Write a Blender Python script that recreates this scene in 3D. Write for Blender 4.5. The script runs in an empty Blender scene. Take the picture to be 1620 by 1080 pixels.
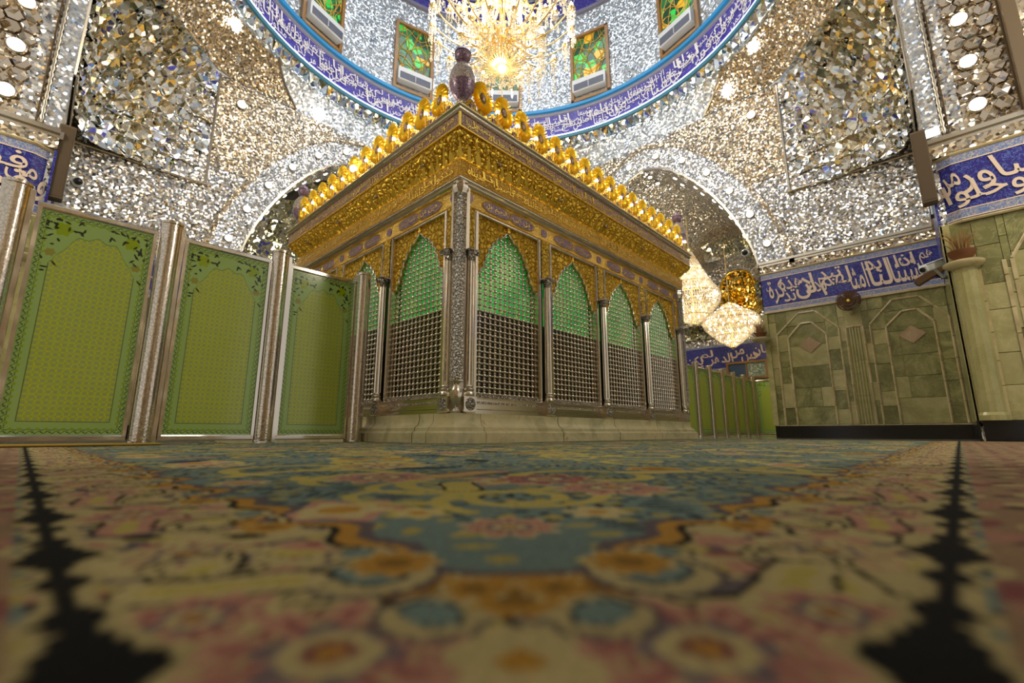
import bpy, math, random, unicodedata
import numpy as np
from mathutils import Vector, Matrix

rng = random.Random(7)
scene = bpy.context.scene
col = scene.collection
PI = math.pi

# ------------------------------------------------------------------ camera
CAM = Vector((-3.06, -3.785, 0.125))
PITCH = math.radians(11.23)
YAW = math.radians(43.68)          # viewing azimuth measured from +X
cam_d = bpy.data.cameras.new('camera')
cam = bpy.data.objects.new('camera', cam_d)
col.objects.link(cam)
cam.location = CAM
cam.rotation_euler = (PI / 2 + PITCH, 0, YAW - PI / 2)
cam_d.sensor_width = 36.0
cam_d.lens = 36.0 * 728.0 / 1620.0
cam_d.clip_start = 0.01
cam_d.clip_end = 200
cam_d.dof.use_dof = True
cam_d.dof.focus_distance = 5.9
cam_d.dof.aperture_fstop = 1.9
scene.camera = cam

# ------------------------------------------------------------------ world, lights, exposure
world = bpy.data.worlds.new('world')
scene.world = world
world.use_nodes = True
world.node_tree.nodes['Background'].inputs[0].default_value = (1.0, 0.93, 0.82, 1)
world.node_tree.nodes['Background'].inputs[1].default_value = 0.55
scene.view_settings.view_transform = 'Standard'
scene.view_settings.look = 'None'
scene.view_settings.exposure = 0.0
scene.view_settings.gamma = 1.0
scene.view_settings.use_curve_mapping = False
scene.cycles.max_bounces = 8
scene.cycles.diffuse_bounces = 3
scene.cycles.glossy_bounces = 5
scene.cycles.transmission_bounces = 2
scene.cycles.transparent_max_bounces = 8
scene.cycles.sample_clamp_indirect = 4.0
scene.cycles.caustics_reflective = True
scene.cycles.caustics_refractive = False
scene.cycles.blur_glossy = 0.6
scene.cycles.use_denoising = True

def light(name, kind, loc, energy, color=(1, 1, 1), size=0.3, rot=None):
    d = bpy.data.lights.new(name, kind)
    d.energy = energy
    d.color = color
    if kind == 'AREA':
        d.shape = 'DISK'
        d.size = size
    else:
        d.shadow_soft_size = size
    o = bpy.data.objects.new(name, d)
    o.location = loc
    if rot:
        o.rotation_euler = rot
    col.objects.link(o)
    return o

DC = (3.35, 2.65)                      # centre of shrine, ring and dome
light('dome_fill_light', 'AREA', (DC[0], DC[1], 17.5), 480, (0.93, 0.97, 1.0), 7.0)  # added fill light, unseen high in the dome

# ------------------------------------------------------------------ helpers
W = {}

def register(o, M):
    W[o.name] = M

def tag(o, label=None, cat=None, group=None, kind=None):
    if label: o['label'] = label
    if cat: o['category'] = cat
    if group: o['group'] = group
    if kind: o['kind'] = kind
    return o

def empty(name, loc, label=None, cat=None, group=None, kind=None):
    o = bpy.data.objects.new(name, None)
    o.empty_display_size = 0.1
    o.location = loc
    col.objects.link(o)
    register(o, Matrix.Translation(Vector(loc)))
    return tag(o, label, cat, group, kind)

def place(name, mesh, mat, parent=None, M=None, kind=None, label=None):
    """link a mesh object; M is its world matrix"""
    M = M or Matrix()
    if mat is not None and not mesh.materials:
        mesh.materials.append(mat)
    o = bpy.data.objects.new(name, mesh)
    col.objects.link(o)
    if parent is not None:
        o.parent = parent
        o.matrix_parent_inverse = W[parent.name].inverted()
    o.matrix_basis = M
    register(o, M.copy())
    if kind: o['kind'] = kind
    if label: o['label'] = label
    return o

class MB:
    """collects geometry for one mesh"""
    def __init__(s):
        s.v = []; s.f = []
    def add(s, vs, fs):
        n = len(s.v)
        s.v.extend([tuple(map(float, p)) for p in vs])
        s.f.extend([tuple(i + n for i in f) for f in fs])
        return s
    def box(s, a, b):
        x0, y0, z0 = a; x1, y1, z1 = b
        return s.add([(x0,y0,z0),(x1,y0,z0),(x1,y1,z0),(x0,y1,z0),(x0,y0,z1),(x1,y0,z1),(x1,y1,z1),(x0,y1,z1)],
                     [(0,3,2,1),(4,5,6,7),(0,1,5,4),(1,2,6,5),(2,3,7,6),(3,0,4,7)])
    def bbox(s, a, b, c=0.01):
        """box with chamfered edges on x and y sides facing out"""
        x0, y0, z0 = a; x1, y1, z1 = b
        c = min(c, (x1-x0)*.45, (y1-y0)*.45, (z1-z0)*.45)
        vs = []; 
        for (z, k) in ((z0, c), (z0 + c, 0), (z1 - c, 0), (z1, c)):
            xa, xb, ya, yb = x0 + k, x1 - k, y0 + k, y1 - k
            vs += [(xa,ya,z),(xb,ya,z),(xb,yb,z),(xa,yb,z)]
        fs = [(0,3,2,1),(12,13,14,15)]
        for r in range(3):
            for i in range(4):
                j = (i+1) % 4
                fs.append((r*4+i, r*4+j, r*4+4+j, r*4+4+i))
        return s.add(vs, fs)
    def lathe(s, prof, n=16, c=(0,0,0), cap=True, sx=1.0, sy=1.0, ph=0.0, flute=None):
        vs = []; fs = []
        m = len(prof)
        for (r, z) in prof:
            for i in range(n):
                a = 2*PI*i/n + ph
                rr = r * (flute(i) if flute else 1)
                vs.append((c[0]+rr*math.cos(a)*sx, c[1]+rr*math.sin(a)*sy, c[2]+z))
        for k in range(m-1):
            for i in range(n):
                j = (i+1) % n
                fs.append((k*n+i, k*n+j, (k+1)*n+j, (k+1)*n+i))
        if cap:
            fs.append(tuple(reversed(range(n)))); fs.append(tuple(range((m-1)*n, m*n)))
        return s.add(vs, fs)
    def tube(s, path, r, n=6, closed=False, cap=True):
        P = [Vector(p) for p in path]; m = len(P)
        rs = r if isinstance(r, (list, tuple)) else [r]*m
        vs = []; fs = []
        prev = None
        for k in range(m):
            if closed: t = P[(k+1)%m] - P[k-1]
            else: t = P[min(k+1, m-1)] - P[max(k-1, 0)]
            if t.length < 1e-9: t = Vector((0,0,1))
            t.normalize()
            if prev is None:
                a = Vector((0,0,1)) if abs(t.z) < .9 else Vector((1,0,0))
                u = t.cross(a).normalized()
            else:
                u = (prev - t*prev.dot(t))
                u = u.normalized() if u.length > 1e-6 else t.orthogonal().normalized()
            prev = u
            w = t.cross(u)
            for i in range(n):
                a = 2*PI*i/n
                vs.append(P[k] + (u*math.cos(a) + w*math.sin(a))*rs[k])
        for k in range(m if closed else m-1):
            k2 = (k+1) % m
            for i in range(n):
                j = (i+1) % n
                fs.append((k*n+i, k*n+j, k2*n+j, k2*n+i))
        if cap and not closed:
            fs.append(tuple(reversed(range(n)))); fs.append(tuple(range((m-1)*n, m*n)))
        return s.add(vs, fs)
    def cyl(s, p0, p1, r0, r1=None, n=12):
        return s.tube([p0, p1], [r0, r1 if r1 is not None else r0], n)
    def octa(s, c, rx, rz):
        x, y, z = c
        return s.add([(x+rx,y,z),(x,y+rx,z),(x-rx,y,z),(x,y-rx,z),(x,y,z+rz),(x,y,z-rz)],
                     [(0,1,4),(1,2,4),(2,3,4),(3,0,4),(1,0,5),(2,1,5),(3,2,5),(0,3,5)])
    def ball(s, c, r, n=8, m=5, sz=1.0):
        prof = [(r*math.sin(PI*k/m)+1e-4, -r*sz*math.cos(PI*k/m)) for k in range(m+1)]
        return s.lathe(prof, n, c, cap=False)
    def prism(s, pts, fn, t):
        """2D outline pts -> fn(a,b,depth) ; thickness t along depth from 0"""
        n = len(pts)
        vs = [fn(a, b, 0) for a, b in pts] + [fn(a, b, t) for a, b in pts]
        fs = [tuple(range(n)), tuple(reversed(range(n, 2*n)))]
        for i in range(n):
            j = (i+1) % n
            fs.append((i, i+n, j+n, j))
        return s.add(vs, fs)
    def loop(s, prof, lx, ly, closed=False):
        """sweep a (d,z) profile round the rectangle lx x ly with mitred corners"""
        vs = []; fs = []
        m = len(prof)
        for d, z in prof:
            vs += [(d,d,z),(lx-d,d,z),(lx-d,ly-d,z),(d,ly-d,z)]
        for k in range(m if closed else m-1):
            k2 = (k+1) % m
            for i in range(4):
                j = (i+1) % 4
                fs.append((k*4+i, k*4+j, k2*4+j, k2*4+i))
        return s.add(vs, fs)
    def grid(s, pts):
        """pts: rows of points"""
        r = len(pts); c = len(pts[0])
        vs = [p for row in pts for p in row]
        fs = [(i*c+j, i*c+j+1, (i+1)*c+j+1, (i+1)*c+j) for i in range(r-1) for j in range(c-1)]
        return s.add(vs, fs)
    def mesh(s, name, smooth=None, fix=True):
        me = bpy.data.meshes.new(name)
        me.from_pydata(s.v, [], s.f)
        if fix:
            import bmesh
            bm = bmesh.new(); bm.from_mesh(me)
            bmesh.ops.recalc_face_normals(bm, faces=bm.faces)
            bm.to_mesh(me); bm.free()
        if smooth is not None:
            me.polygons.foreach_set('use_smooth', [True]*len(me.polygons))
            me.set_sharp_from_angle(angle=math.radians(smooth))
        me.update()
        return me
    def build(s, name, mat, parent=None, M=None, smooth=None, kind=None, label=None, fix=True):
        return place(name, s.mesh(name, smooth, fix), mat, parent, M, kind, label)

def grid_mesh(name, X, Y, Z, cols=None, keep=None):
    """numpy grid -> mesh with an optional colour attribute"""
    r, c = X.shape
    v = np.stack([X, Y, Z], -1).reshape(-1, 3)
    i = np.arange((r-1)*(c-1)); a = (i // (c-1))*c + i % (c-1)
    f = np.stack([a, a+1, a+c+1, a+c], -1)
    if keep is not None:
        f = f[keep.reshape(-1)[:len(f)]] if keep.size == len(f) else f
    me = bpy.data.meshes.new(name)
    me.vertices.add(len(v)); me.vertices.foreach_set('co', v.astype(np.float32).ravel())
    me.loops.add(len(f)*4); me.loops.foreach_set('vertex_index', f.astype(np.int32).ravel())
    me.polygons.add(len(f)); me.polygons.foreach_set('loop_start', np.arange(0, len(f)*4, 4, dtype=np.int32))
    me.update(calc_edges=True)
    if cols is not None:
        ca = me.color_attributes.new('paint', 'FLOAT_COLOR', 'POINT')
        q = np.ones((len(v), 4), np.float32); q[:, :3] = cols.reshape(-1, 3)
        ca.data.foreach_set('color', q.ravel())
    me.validate()
    return me

# ------------------------------------------------------------------ materials
def srgb(r, g, b):
    f = lambda c: (c/255/12.92) if c/255 <= .04045 else ((c/255+.055)/1.055)**2.4
    return (f(r), f(g), f(b))

class NT:
    def __init__(s, name):
        s.m = bpy.data.materials.new(name); s.m.use_nodes = True
        s.t = s.m.node_tree; s.t.nodes.clear()
        s.out = s.t.nodes.new('ShaderNodeOutputMaterial')
    def n(s, kind, ins=None, **at):
        nd = s.t.nodes.new('ShaderNode'+kind)
        for k, v in at.items(): setattr(nd, k, v)
        for k, v in (ins or {}).items(): s.set(nd.inputs[k], v)
        return nd
    def set(s, sock, v):
        if isinstance(v, bpy.types.NodeSocket): s.t.links.new(v, sock)
        elif isinstance(v, (tuple, list)) and len(v) == 3 and sock.type == 'RGBA': sock.default_value = (*v, 1)
        else: sock.default_value = v
    def pos(s, obj=False):
        if obj: return s.n('TexCoord').outputs['Object']
        return s.n('NewGeometry').outputs['Position']
    def scale(s, vec, sc):
        return s.n('VectorMath', {0: vec, 1: sc}, operation='MULTIPLY').outputs[0]
    def noise(s, vec, scale, detail=3, rough=.55, dist=0.0):
        return s.n('TexNoise', {'Vector': vec, 'Scale': scale, 'Detail': detail, 'Roughness': rough, 'Distortion': dist})
    def voro(s, vec, scale, feature='F1', rnd=1.0, metric='EUCLIDEAN'):
        return s.n('TexVoronoi', {'Vector': vec, 'Scale': scale, 'Randomness': rnd}, feature=feature, distance=metric)
    def ramp(s, fac, stops, mode='LINEAR'):
        r = s.n('ValToRGB', {0: fac}); e = r.color_ramp.elements; r.color_ramp.interpolation = mode
        while len(e) < len(stops): e.new(0.5)
        for k, (p, c) in enumerate(stops):
            e[k].position = p; e[k].color = (*c, 1)
        return r.outputs[0]
    def mix(s, fac, a, b, blend='MIX'):
        m = s.n('Mix', data_type='RGBA', blend_type=blend)
        s.set(m.inputs[0], fac); s.set(m.inputs[6], a); s.set(m.inputs[7], b)
        return m.outputs[2]
    def math(s, op, a, b=0.0):
        return s.n('Math', {0: a, 1: b}, operation=op).outputs[0]
    def bump(s, h, strength=.3, dist=.02, normal=None):
        d = {'Height': h, 'Strength': strength, 'Distance': dist}
        if normal is not None: d['Normal'] = normal
        return s.n('Bump', d).outputs[0]
    def bsdf(s, color, rough=.5, metal=0.0, normal=None, spec=None, emit=None, estr=0.0, coat=0.0, alpha=None, trans=None):
        d = {'Base Color': color, 'Roughness': rough, 'Metallic': metal}
        if normal is not None: d['Normal'] = normal
        if spec is not None: d['Specular IOR Level'] = spec
        if emit is not None: d['Emission Color'] = emit; d['Emission Strength'] = estr
        if coat: d['Coat Weight'] = coat
        if trans is not None: d['Transmission Weight'] = trans
        b = s.n('BsdfPrincipled', d)
        s.t.links.new(b.outputs[0], s.out.inputs[0])
        return s.m

def plain(name, c, rough=.5, metal=0., **k):
    return NT(name).bsdf(c, rough, metal, **k)

def mosaic(name, scale, tint=(.93, .92, .90), k=.55, rough=.14, warm=(1.0, .80, .52), wamt=.25, metal=1.0):
    """tiny cut mirrors: every Voronoi cell reflects in its own direction"""
    t = NT(name); p = t.pos()
    v = t.voro(p, scale)
    g = t.n('NewGeometry').outputs['Normal']
    off = t.n('VectorMath', {0: v.outputs['Color'], 1: (.5, .5, .5)}, operation='SUBTRACT').outputs[0]
    off = t.scale(off, (2*k, 2*k, 2*k))
    nn = t.n('VectorMath', {0: g, 1: off}, operation='ADD').outputs[0]
    nn = t.n('VectorMath', {0: nn}, operation='NORMALIZE').outputs[0]
    sep = t.n('SeparateColor', {0: v.outputs['Color']})
    big = t.noise(p, .9, 2).outputs[0]
    w = t.math('MULTIPLY', t.math('POWER', sep.outputs[0], 3.0), t.math('MULTIPLY', big, wamt*4))
    c = t.mix(w, tint, warm)
    c = t.mix(t.math('GREATER_THAN', sep.outputs[1], .86), c, (tint[0]*.55, tint[1]*.62, tint[2]*.74))
    return t.bsdf(c, rough, metal, normal=nn)

MIRROR = mosaic('mirror_mosaic', 25, tint=(.66, .66, .65), k=.46, rough=.2, metal=.9)
MIRROR_WARM = mosaic('mirror_mosaic_warm', 24, tint=(.66, .57, .44), warm=(1.0, .76, .46), wamt=.35, k=.50, rough=.2, metal=.9)
MIRROR_COOL = mosaic('mirror_mosaic_cool', 20, tint=(.62, .67, .72), wamt=.04, k=.34, rough=.28, metal=.6)
MIRROR_BAND = mosaic('mirror_mosaic_band', 26, tint=(.60, .62, .64), wamt=.10, k=.42, rough=.24, metal=.8)

def facet_mat(name, a, b, c):
    t = NT(name)
    oi = t.n('ObjectInfo').outputs['Random']
    col_ = t.ramp(oi, [(0, a), (.5, b), (1, c)])
    v = t.voro(t.pos(), 9)
    g = t.n('NewGeometry').outputs['Normal']
    off = t.n('VectorMath', {0: v.outputs['Color'], 1: (.5, .5, .5)}, operation='SUBTRACT').outputs[0]
    nn = t.n('VectorMath', {0: g, 1: t.scale(off, (.5, .5, .5))}, operation='ADD').outputs[0]
    nn = t.n('VectorMath', {0: nn}, operation='NORMALIZE').outputs[0]
    return t.bsdf(col_, .07, 1.0, normal=nn)
FACET = facet_mat('mirror_facet', (.95, .95, .95), (.92, .86, .70), (.80, .86, .92))
FACET_WARM = facet_mat('mirror_facet_warm', (.62, .52, .40), (.75, .66, .55), (.55, .45, .33))
FACET_GREEN = facet_mat('mirror_facet_dim', (.75, .75, .66), (.62, .62, .48), (.85, .85, .80))

def relief(name, c1, c2, rough=.28, s1=26, s2=70, st=.7, metal=1.0, dist=.02):
    """engraved or embossed metal"""
    t = NT(name); p = t.pos()
    w = t.noise(p, s1*.5, 2).outputs[1]
    pp = t.n('VectorMath', {0: p, 1: t.scale(w, (.06, .06, .06))}, operation='ADD').outputs[0]
    v = t.voro(pp, s1, 'DISTANCE_TO_EDGE').outputs[0]
    v2 = t.noise(pp, s2, 3, .6).outputs[0]
    h = t.math('ADD', t.math('MULTIPLY', t.math('MINIMUM', v, .28), 2.4), t.math('MULTIPLY', v2, .7))
    c = t.mix(t.ramp(h, [(.38, (0, 0, 0)), (.72, (1, 1, 1))]), c2, c1)
    return t.bsdf(c, rough, metal, normal=t.bump(h, st, dist))

GOLD_REL = relief('embossed_gold', (1.0, .70, .10), (.50, .26, .015), .34, 15, 50, 1.0, .9, .045)
GOLD = plain('polished_gold', (1.0, .70, .12), .26, .92)
GOLD_PALE = relief('chased_pale_gold', (1.0, .70, .20), (.60, .36, .06), .32, 40, 90, .5, .9)
GOLD_LEAF = plain('matt_gold_leaf', (1.0, .70, .06), .42, .75)
GOLD_GROUND = relief('dark_gold_ground', (.80, .52, .12), (.34, .18, .02), .34, 40, 90, .6, .9)
SILVER = plain('polished_silver', (.74, .68, .58), .2, 1.0)
SILVER_REL = relief('chased_silver', (.86, .81, .72), (.14, .12, .09), .26, 30, 80, 1.0, 1.0, .03)
SILVER_DARK = plain('aged_silver', (.50, .45, .37), .3, 1.0)
CHROME = relief('engraved_steel', (.72, .66, .58), (.55, .49, .41), .14, 26, 60, .05)
CHROME_PLAIN = plain('polished_steel', (.75, .70, .64), .09, 1.0)
BRASS_DARK = plain('dark_bronze', (.16, .11, .06), .35, .8)

def enamel(name, ground, line, s=38):
    t = NT(name); p = t.pos()
    w = t.noise(p, 14, 2).outputs[1]
    pp = t.n('VectorMath', {0: p, 1: t.scale(w, (.1, .1, .1))}, operation='ADD').outputs[0]
    v = t.voro(pp, s, 'DISTANCE_TO_EDGE').outputs[0]
    c = t.ramp(v, [(.04, line), (.10, ground)])
    return t.bsdf(c, .25, .15, normal=t.bump(v, .2, .01))
ENAMEL = enamel('purple_enamel', srgb(104, 82, 98), srgb(196, 160, 104))
ENAMEL_BLUE = enamel('violet_blue_enamel', srgb(78, 62, 120), srgb(180, 150, 130), 46)

def marble_base():
    t = NT('cream_green_marble'); p = t.pos()
    oi = t.n('ObjectInfo').outputs['Random']
    a = t.noise(p, 2.6, 5, .6, 1.2).outputs[0]
    c = t.ramp(a, [(.3, srgb(150, 148, 112)), (.5, srgb(186, 180, 142)), (.62, srgb(200, 190, 150)), (.75, srgb(160, 140, 98))])
    c = t.mix(t.math('MULTIPLY', oi, .35), c, srgb(196, 180, 136))
    return t.bsdf(c, .22, 0, spec=.5)
MARBLE = marble_base()

def onyx(name, dark, mid, lite):
    t = NT(name)
    oi = t.n('ObjectInfo').outputs['Random']
    p = t.n('VectorMath', {0: t.pos(), 1: t.scale(t.n('CombineXYZ', {0: oi, 1: oi, 2: oi}).outputs[0], (37, 51, 23))}, operation='ADD').outputs[0]
    a = t.noise(p, 1.3, 6, .62, 2.2).outputs[0]
    v = t.noise(p, 2.2, 4, .5, 3.5).outputs[0]
    vein = t.ramp(t.math('ABSOLUTE', t.math('SUBTRACT', v, .5)), [(0.0, (1, 1, 1)), (.025, (0, 0, 0))])
    c = t.ramp(a, [(.28, dark), (.5, mid), (.7, lite)])
    c = t.mix(t.math('MULTIPLY', vein, .35), c, srgb(205, 196, 150))
    c = t.mix(t.math('MULTIPLY', t.math('POWER', oi, 2.0), .5), c, dark)
    return t.bsdf(c, .2, 0, spec=.5)
ONYX = onyx('green_onyx', srgb(92, 92, 52), srgb(132, 132, 82), srgb(170, 166, 112))
ONYX_PALE = onyx('pale_onyx', srgb(146, 142, 92), srgb(172, 166, 114), srgb(196, 186, 140))
ONYX_PINK = onyx('pinkish_onyx', srgb(150, 126, 96), srgb(176, 150, 118), srgb(196, 178, 146))
GRANITE = plain('black_granite', (.008, .008, .009), .18)
CREAM = onyx('cream_onyx_trim', srgb(160, 140, 98), srgb(196, 182, 138), srgb(214, 200, 160))

def tile(name, ground, scroll, s=9, lo=.02, hi=.035):
    t = NT(name); p = t.pos()
    a = t.noise(p, s, 2, .5, 2.0).outputs[0]
    e = t.ramp(t.math('ABSOLUTE', t.math('SUBTRACT', a, .5)), [(lo, (1, 1, 1)), (hi, (0, 0, 0))])
    dots = t.ramp(t.voro(p, s*2.2).outputs[0], [(.10, (1, 1, 1)), (.16, (0, 0, 0))])
    c = t.mix(e, ground, scroll)
    c = t.mix(t.math('MULTIPLY', dots, .5), c, scroll)
    return t.bsdf(c, .3, 0, spec=.35)
TILE_BLUE = tile('deep_blue_tile', srgb(46, 40, 128), srgb(84, 104, 178))
TILE_EDGE = tile('light_blue_border_tile', srgb(104, 128, 182), srgb(190, 180, 170), 16, .03, .05)
TILE_DOME = tile('violet_blue_dome_tile', srgb(58, 50, 150), srgb(104, 104, 190), 8)
LETTER = plain('glazed_white_lettering', srgb(226, 206, 186), .35)
LETTER_DOME = plain('pale_grey_lettering', srgb(232, 232, 240), .4)
SKY_TRIM = plain('bright_blue_trim', srgb(30, 140, 210), .35)
STEEL_BLUE = plain('steel_blue_trim', srgb(60, 120, 150), .35)
GREY_TRIM = plain('grey_blue_trim', srgb(130, 130, 150), .4)
LED = plain('cool_led_strip', (1, 1, 1), .5, emit=(.80, .86, 1.0), estr=3.5)
BULB_SOFT = plain('soft_bulb', (1, 1, 1), .5, emit=(1.0, .86, .64), estr=5.0)
LAMP = plain('lamp_glass', (1, 1, 1), .5, emit=(1.0, .95, .90), estr=11.0)
BULB = plain('warm_bulb', (1, 1, 1), .5, emit=(1.0, .87, .64), estr=20.0)
BULB_WHITE = plain('white_bulb', (1, 1, 1), .5, emit=(1.0, .90, .74), estr=26.0)
WOOD = plain('brown_frame_wood', srgb(150, 112, 62), .35, spec=.5)
DARKWOOD = plain('dark_brown_cabinet', srgb(92, 78, 58), .5)
WHITE_PL = plain('white_plastic', srgb(214, 220, 226), .35)
GREY_PL = plain('grey_grille', srgb(110, 118, 140), .4)
BLACK_PL = plain('black_plastic', (.01, .01, .012), .3)
TERRA = plain('terracotta', srgb(120, 74, 44), .6)
STRAW = plain('dry_straw', srgb(150, 118, 70), .8)

def painted(name, rough, spec=.5, coat=0, sheen=False):
    t = NT(name)
    a = t.n('Attribute', attribute_name='paint').outputs['Color']
    if sheen:
        nz = t.noise(t.pos(), 220, 2).outputs[0]
        nz2 = t.noise(t.pos(), 2.0, 3).outputs[0]
        c = t.mix(1.0, a, t.ramp(nz, [(.3, (.74, .74, .74)), (.7, (1.1, 1.1, 1.1))]), 'MULTIPLY')
        c = t.mix(1.0, c, t.ramp(nz2, [(.3, (.85, .85, .85)), (.7, (1.1, 1.1, 1.1))]), 'MULTIPLY')
        m = t.bsdf(c, .95, 0, spec=.12, normal=t.bump(nz, .35, .004))
        return m
    return t.bsdf(a, rough, 0, spec=spec, coat=coat)
CARPET = painted('woven_carpet', .95, sheen=True)
PRINT = painted('printed_green_glass', .12, .6)

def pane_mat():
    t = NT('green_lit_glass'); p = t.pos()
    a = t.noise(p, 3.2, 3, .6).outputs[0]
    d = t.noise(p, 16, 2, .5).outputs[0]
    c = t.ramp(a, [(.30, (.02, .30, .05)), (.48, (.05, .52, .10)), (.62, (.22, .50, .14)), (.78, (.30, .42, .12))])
    gold = t.ramp(d, [(.60, (0, 0, 0)), (.66, (1, 1, 1))])  # painted reflections: dapples of gold light in the pane colour
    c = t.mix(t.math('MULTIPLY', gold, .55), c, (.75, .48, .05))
    return t.bsdf(c, .15, 0, emit=c, estr=.32)  # glow stands in for light from inside the shrine
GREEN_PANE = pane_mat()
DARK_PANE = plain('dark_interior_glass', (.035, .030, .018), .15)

def stained():
    t = NT('green_stained_glass'); p = t.pos()
    v = t.voro(p, 3.2)
    s = t.n('SeparateColor', {0: v.outputs['Color']})
    c = t.ramp(s.outputs[0], [(0, (.015, .06, .03)), (.3, (.02, .16, .05)), (.55, (.03, .55, .08)), (.74, (.02, .10, .04)), (.93, (.70, .42, .02))], 'CONSTANT')
    return t.bsdf(c, .12, 0, emit=c, estr=.38)
STAINED = stained()

def crystal(name, c, estr=0.0):
    t = NT(name)
    g = t.n('BsdfGlossy', {'Color': c, 'Roughness': .08})
    tr = t.n('BsdfTranslucent', {'Color': c})
    mx = t.n('MixShader', {0: .5, 1: g.outputs[0], 2: tr.outputs[0]})
    tp = t.n('BsdfTransparent', {'Color': (1, .97, .9, 1)})
    mx2 = t.n('MixShader', {0: .25, 1: mx.outputs[0], 2: tp.outputs[0]})
    t.t.links.new(mx2.outputs[0], t.out.inputs[0])
    return t.m
CRYSTAL = crystal('chandelier_crystal', (1.0, .96, .88, 1))
GOLD_LIGHT = plain('pale_lacquered_brass', (.95, .76, .38), .25, .9)
FLOOR_M = NT('pale_floor_marble')
_p = FLOOR_M.pos()
FLOOR_M = FLOOR_M.bsdf(FLOOR_M.ramp(FLOOR_M.noise(_p, 1.2, 5, .6, 1.0).outputs[0], [(.3, srgb(120, 118, 100)), (.7, srgb(168, 164, 146))]), .12, 0)

# ------------------------------------------------------------------ arabic lettering
FORMS = {}
for cp in range(0xFE80, 0xFEFD):
    d = unicodedata.decomposition(chr(cp)).split()
    if not d: continue
    FORMS.setdefault(tuple(d[1:]), {})[d[0].strip('<>')] = chr(cp)

def shape(s):
    """contextual forms in visual (left to right) order"""
    s = s.replace('\u0644\u0627', '\u0001')
    key = lambda ch: ('0644', '0627') if ch == '\u0001' else ('%04X' % ord(ch),)
    dual = lambda ch: 'initial' in FORMS.get(key(ch), {})
    joins = lambda ch: 'final' in FORMS.get(key(ch), {})
    out = []
    for i, ch in enumerate(s):
        f = FORMS.get(key(ch))
        if not f: out.append(ch); continue
        pr = i > 0 and dual(s[i-1]) and joins(ch)
        nx = i+1 < len(s) and dual(ch) and joins(s[i+1])
        w = 'medial' if pr and nx else 'final' if pr else 'initial' if nx else 'isolated'
        out.append(f.get(w) or f['isolated'])
    return ''.join(reversed(out))

_tc = {}
def text_geo(s, bold=0.0, res=2):
    k = (s, bold, res)
    if k in _tc: return _tc[k]
    c = bpy.data.curves.new('temp_text', 'FONT'); c.body = shape(s); c.resolution_u = res; c.offset = bold
    o = bpy.data.objects.new('temp_text', c); col.objects.link(o)
    dg = bpy.context.evaluated_depsgraph_get(); dg.update()
    me = bpy.data.meshes.new_from_object(o.evaluated_get(dg))
    v = np.array([p.co[:2] for p in me.vertices]); f = [tuple(p.vertices) for p in me.polygons]
    bpy.data.objects.remove(o); bpy.data.curves.remove(c); bpy.data.meshes.remove(me)
    # every glyph is an island; give neighbours slightly different heights so that they never coincide
    par = list(range(len(v)))
    def find(i):
        while par[i] != i:
            par[i] = par[par[i]]; i = par[i]
        return i
    for q in f:
        r = find(q[0])
        for j in q[1:]: par[find(j)] = r
    roots = {}
    e = np.array([roots.setdefault(find(i), len(roots)) % 4 for i in range(len(v))])*.0005
    _tc[k] = (v, f, e)
    return v, f, e

_tok = 0
def fit_text(mb, s, x0, x1, z0, z1, fn, bold=0.012, slant=0.0, res=2):
    """stretch the words into the box and map (x,z) through fn"""
    global _tok
    _tok += 1
    v, f, e = text_geo(s, bold, res)
    e = e + (_tok % 5)*.0022
    a = v.min(0); b = v.max(0)
    q = (v - a) / (b - a)
    x = x0 + q[:, 0]*(x1-x0) - slant*q[:, 1]*(z1-z0); z = z0 + q[:, 1]*(z1-z0)
    mb.add([fn(x[i], z[i], e[i]) for i in range(len(x))], f)

VERSE = '\u0628\u0633\u0645 \u0627\u0644\u0644\u0647 \u0627\u0644\u0631\u062d\u0645\u0646 \u0627\u0644\u0631\u062d\u064a\u0645 \u0647\u0644 \u0627\u062a\u0649 \u0639\u0644\u0649 \u0627\u0644\u0627\u0646\u0633\u0627\u0646 \u062d\u064a\u0646 \u0645\u0646 \u0627\u0644\u062f\u0647\u0631 \u0644\u0645 \u064a\u0643\u0646 \u0634\u064a\u0626\u0627 \u0645\u0630\u0643\u0648\u0631\u0627 \u0627\u0646\u0627 \u062e\u0644\u0642\u0646\u0627 \u0627\u0644\u0627\u0646\u0633\u0627\u0646 \u0645\u0646 \u0646\u0637\u0641\u0629 \u0627\u0645\u0634\u0627\u062c \u0646\u0628\u062a\u0644\u064a\u0647 \u0641\u062c\u0639\u0644\u0646\u0627\u0647 \u0633\u0645\u064a\u0639\u0627 \u0628\u0635\u064a\u0631\u0627 \u0627\u0646\u0627 \u0647\u062f\u064a\u0646\u0627\u0647 \u0627\u0644\u0633\u0628\u064a\u0644 \u0627\u0645\u0627 \u0634\u0627\u0643\u0631\u0627 \u0648\u0627\u0645\u0627 \u0643\u0641\u0648\u0631\u0627'.split()

def running_text(mb, length, z0, z1, fn, word_w=.5, start=0, bold=.012, lift=.35, res=1):
    """words run from right to left, alternately raised and lowered, overlapping as in the inscriptions"""
    x = length; i = start; h = z1 - z0
    while x > word_w*.4:
        w = VERSE[i % len(VERSE)]
        ww = word_w*(.35 + .17*len(w))
        up = i % 2
        a = z0 + (h*lift if up else 0); b = z1 if up else z1 - h*lift*.8
        fit_text(mb, w, max(0, x-ww), x, a, b, fn, bold, .08, res)
        x -= ww*.80
        i += 1
# ================================================================== SETTING: floor, walls, arches, ring, dome
WX, WY = 10.0, 9.3                     # far right and far left wall planes
NX, NY = -3.3, -4.0                    # near left and near right wall planes
SPR, APX, HW = 4.4, 8.67, 3.12         # arch springing, apex, half width

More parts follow.
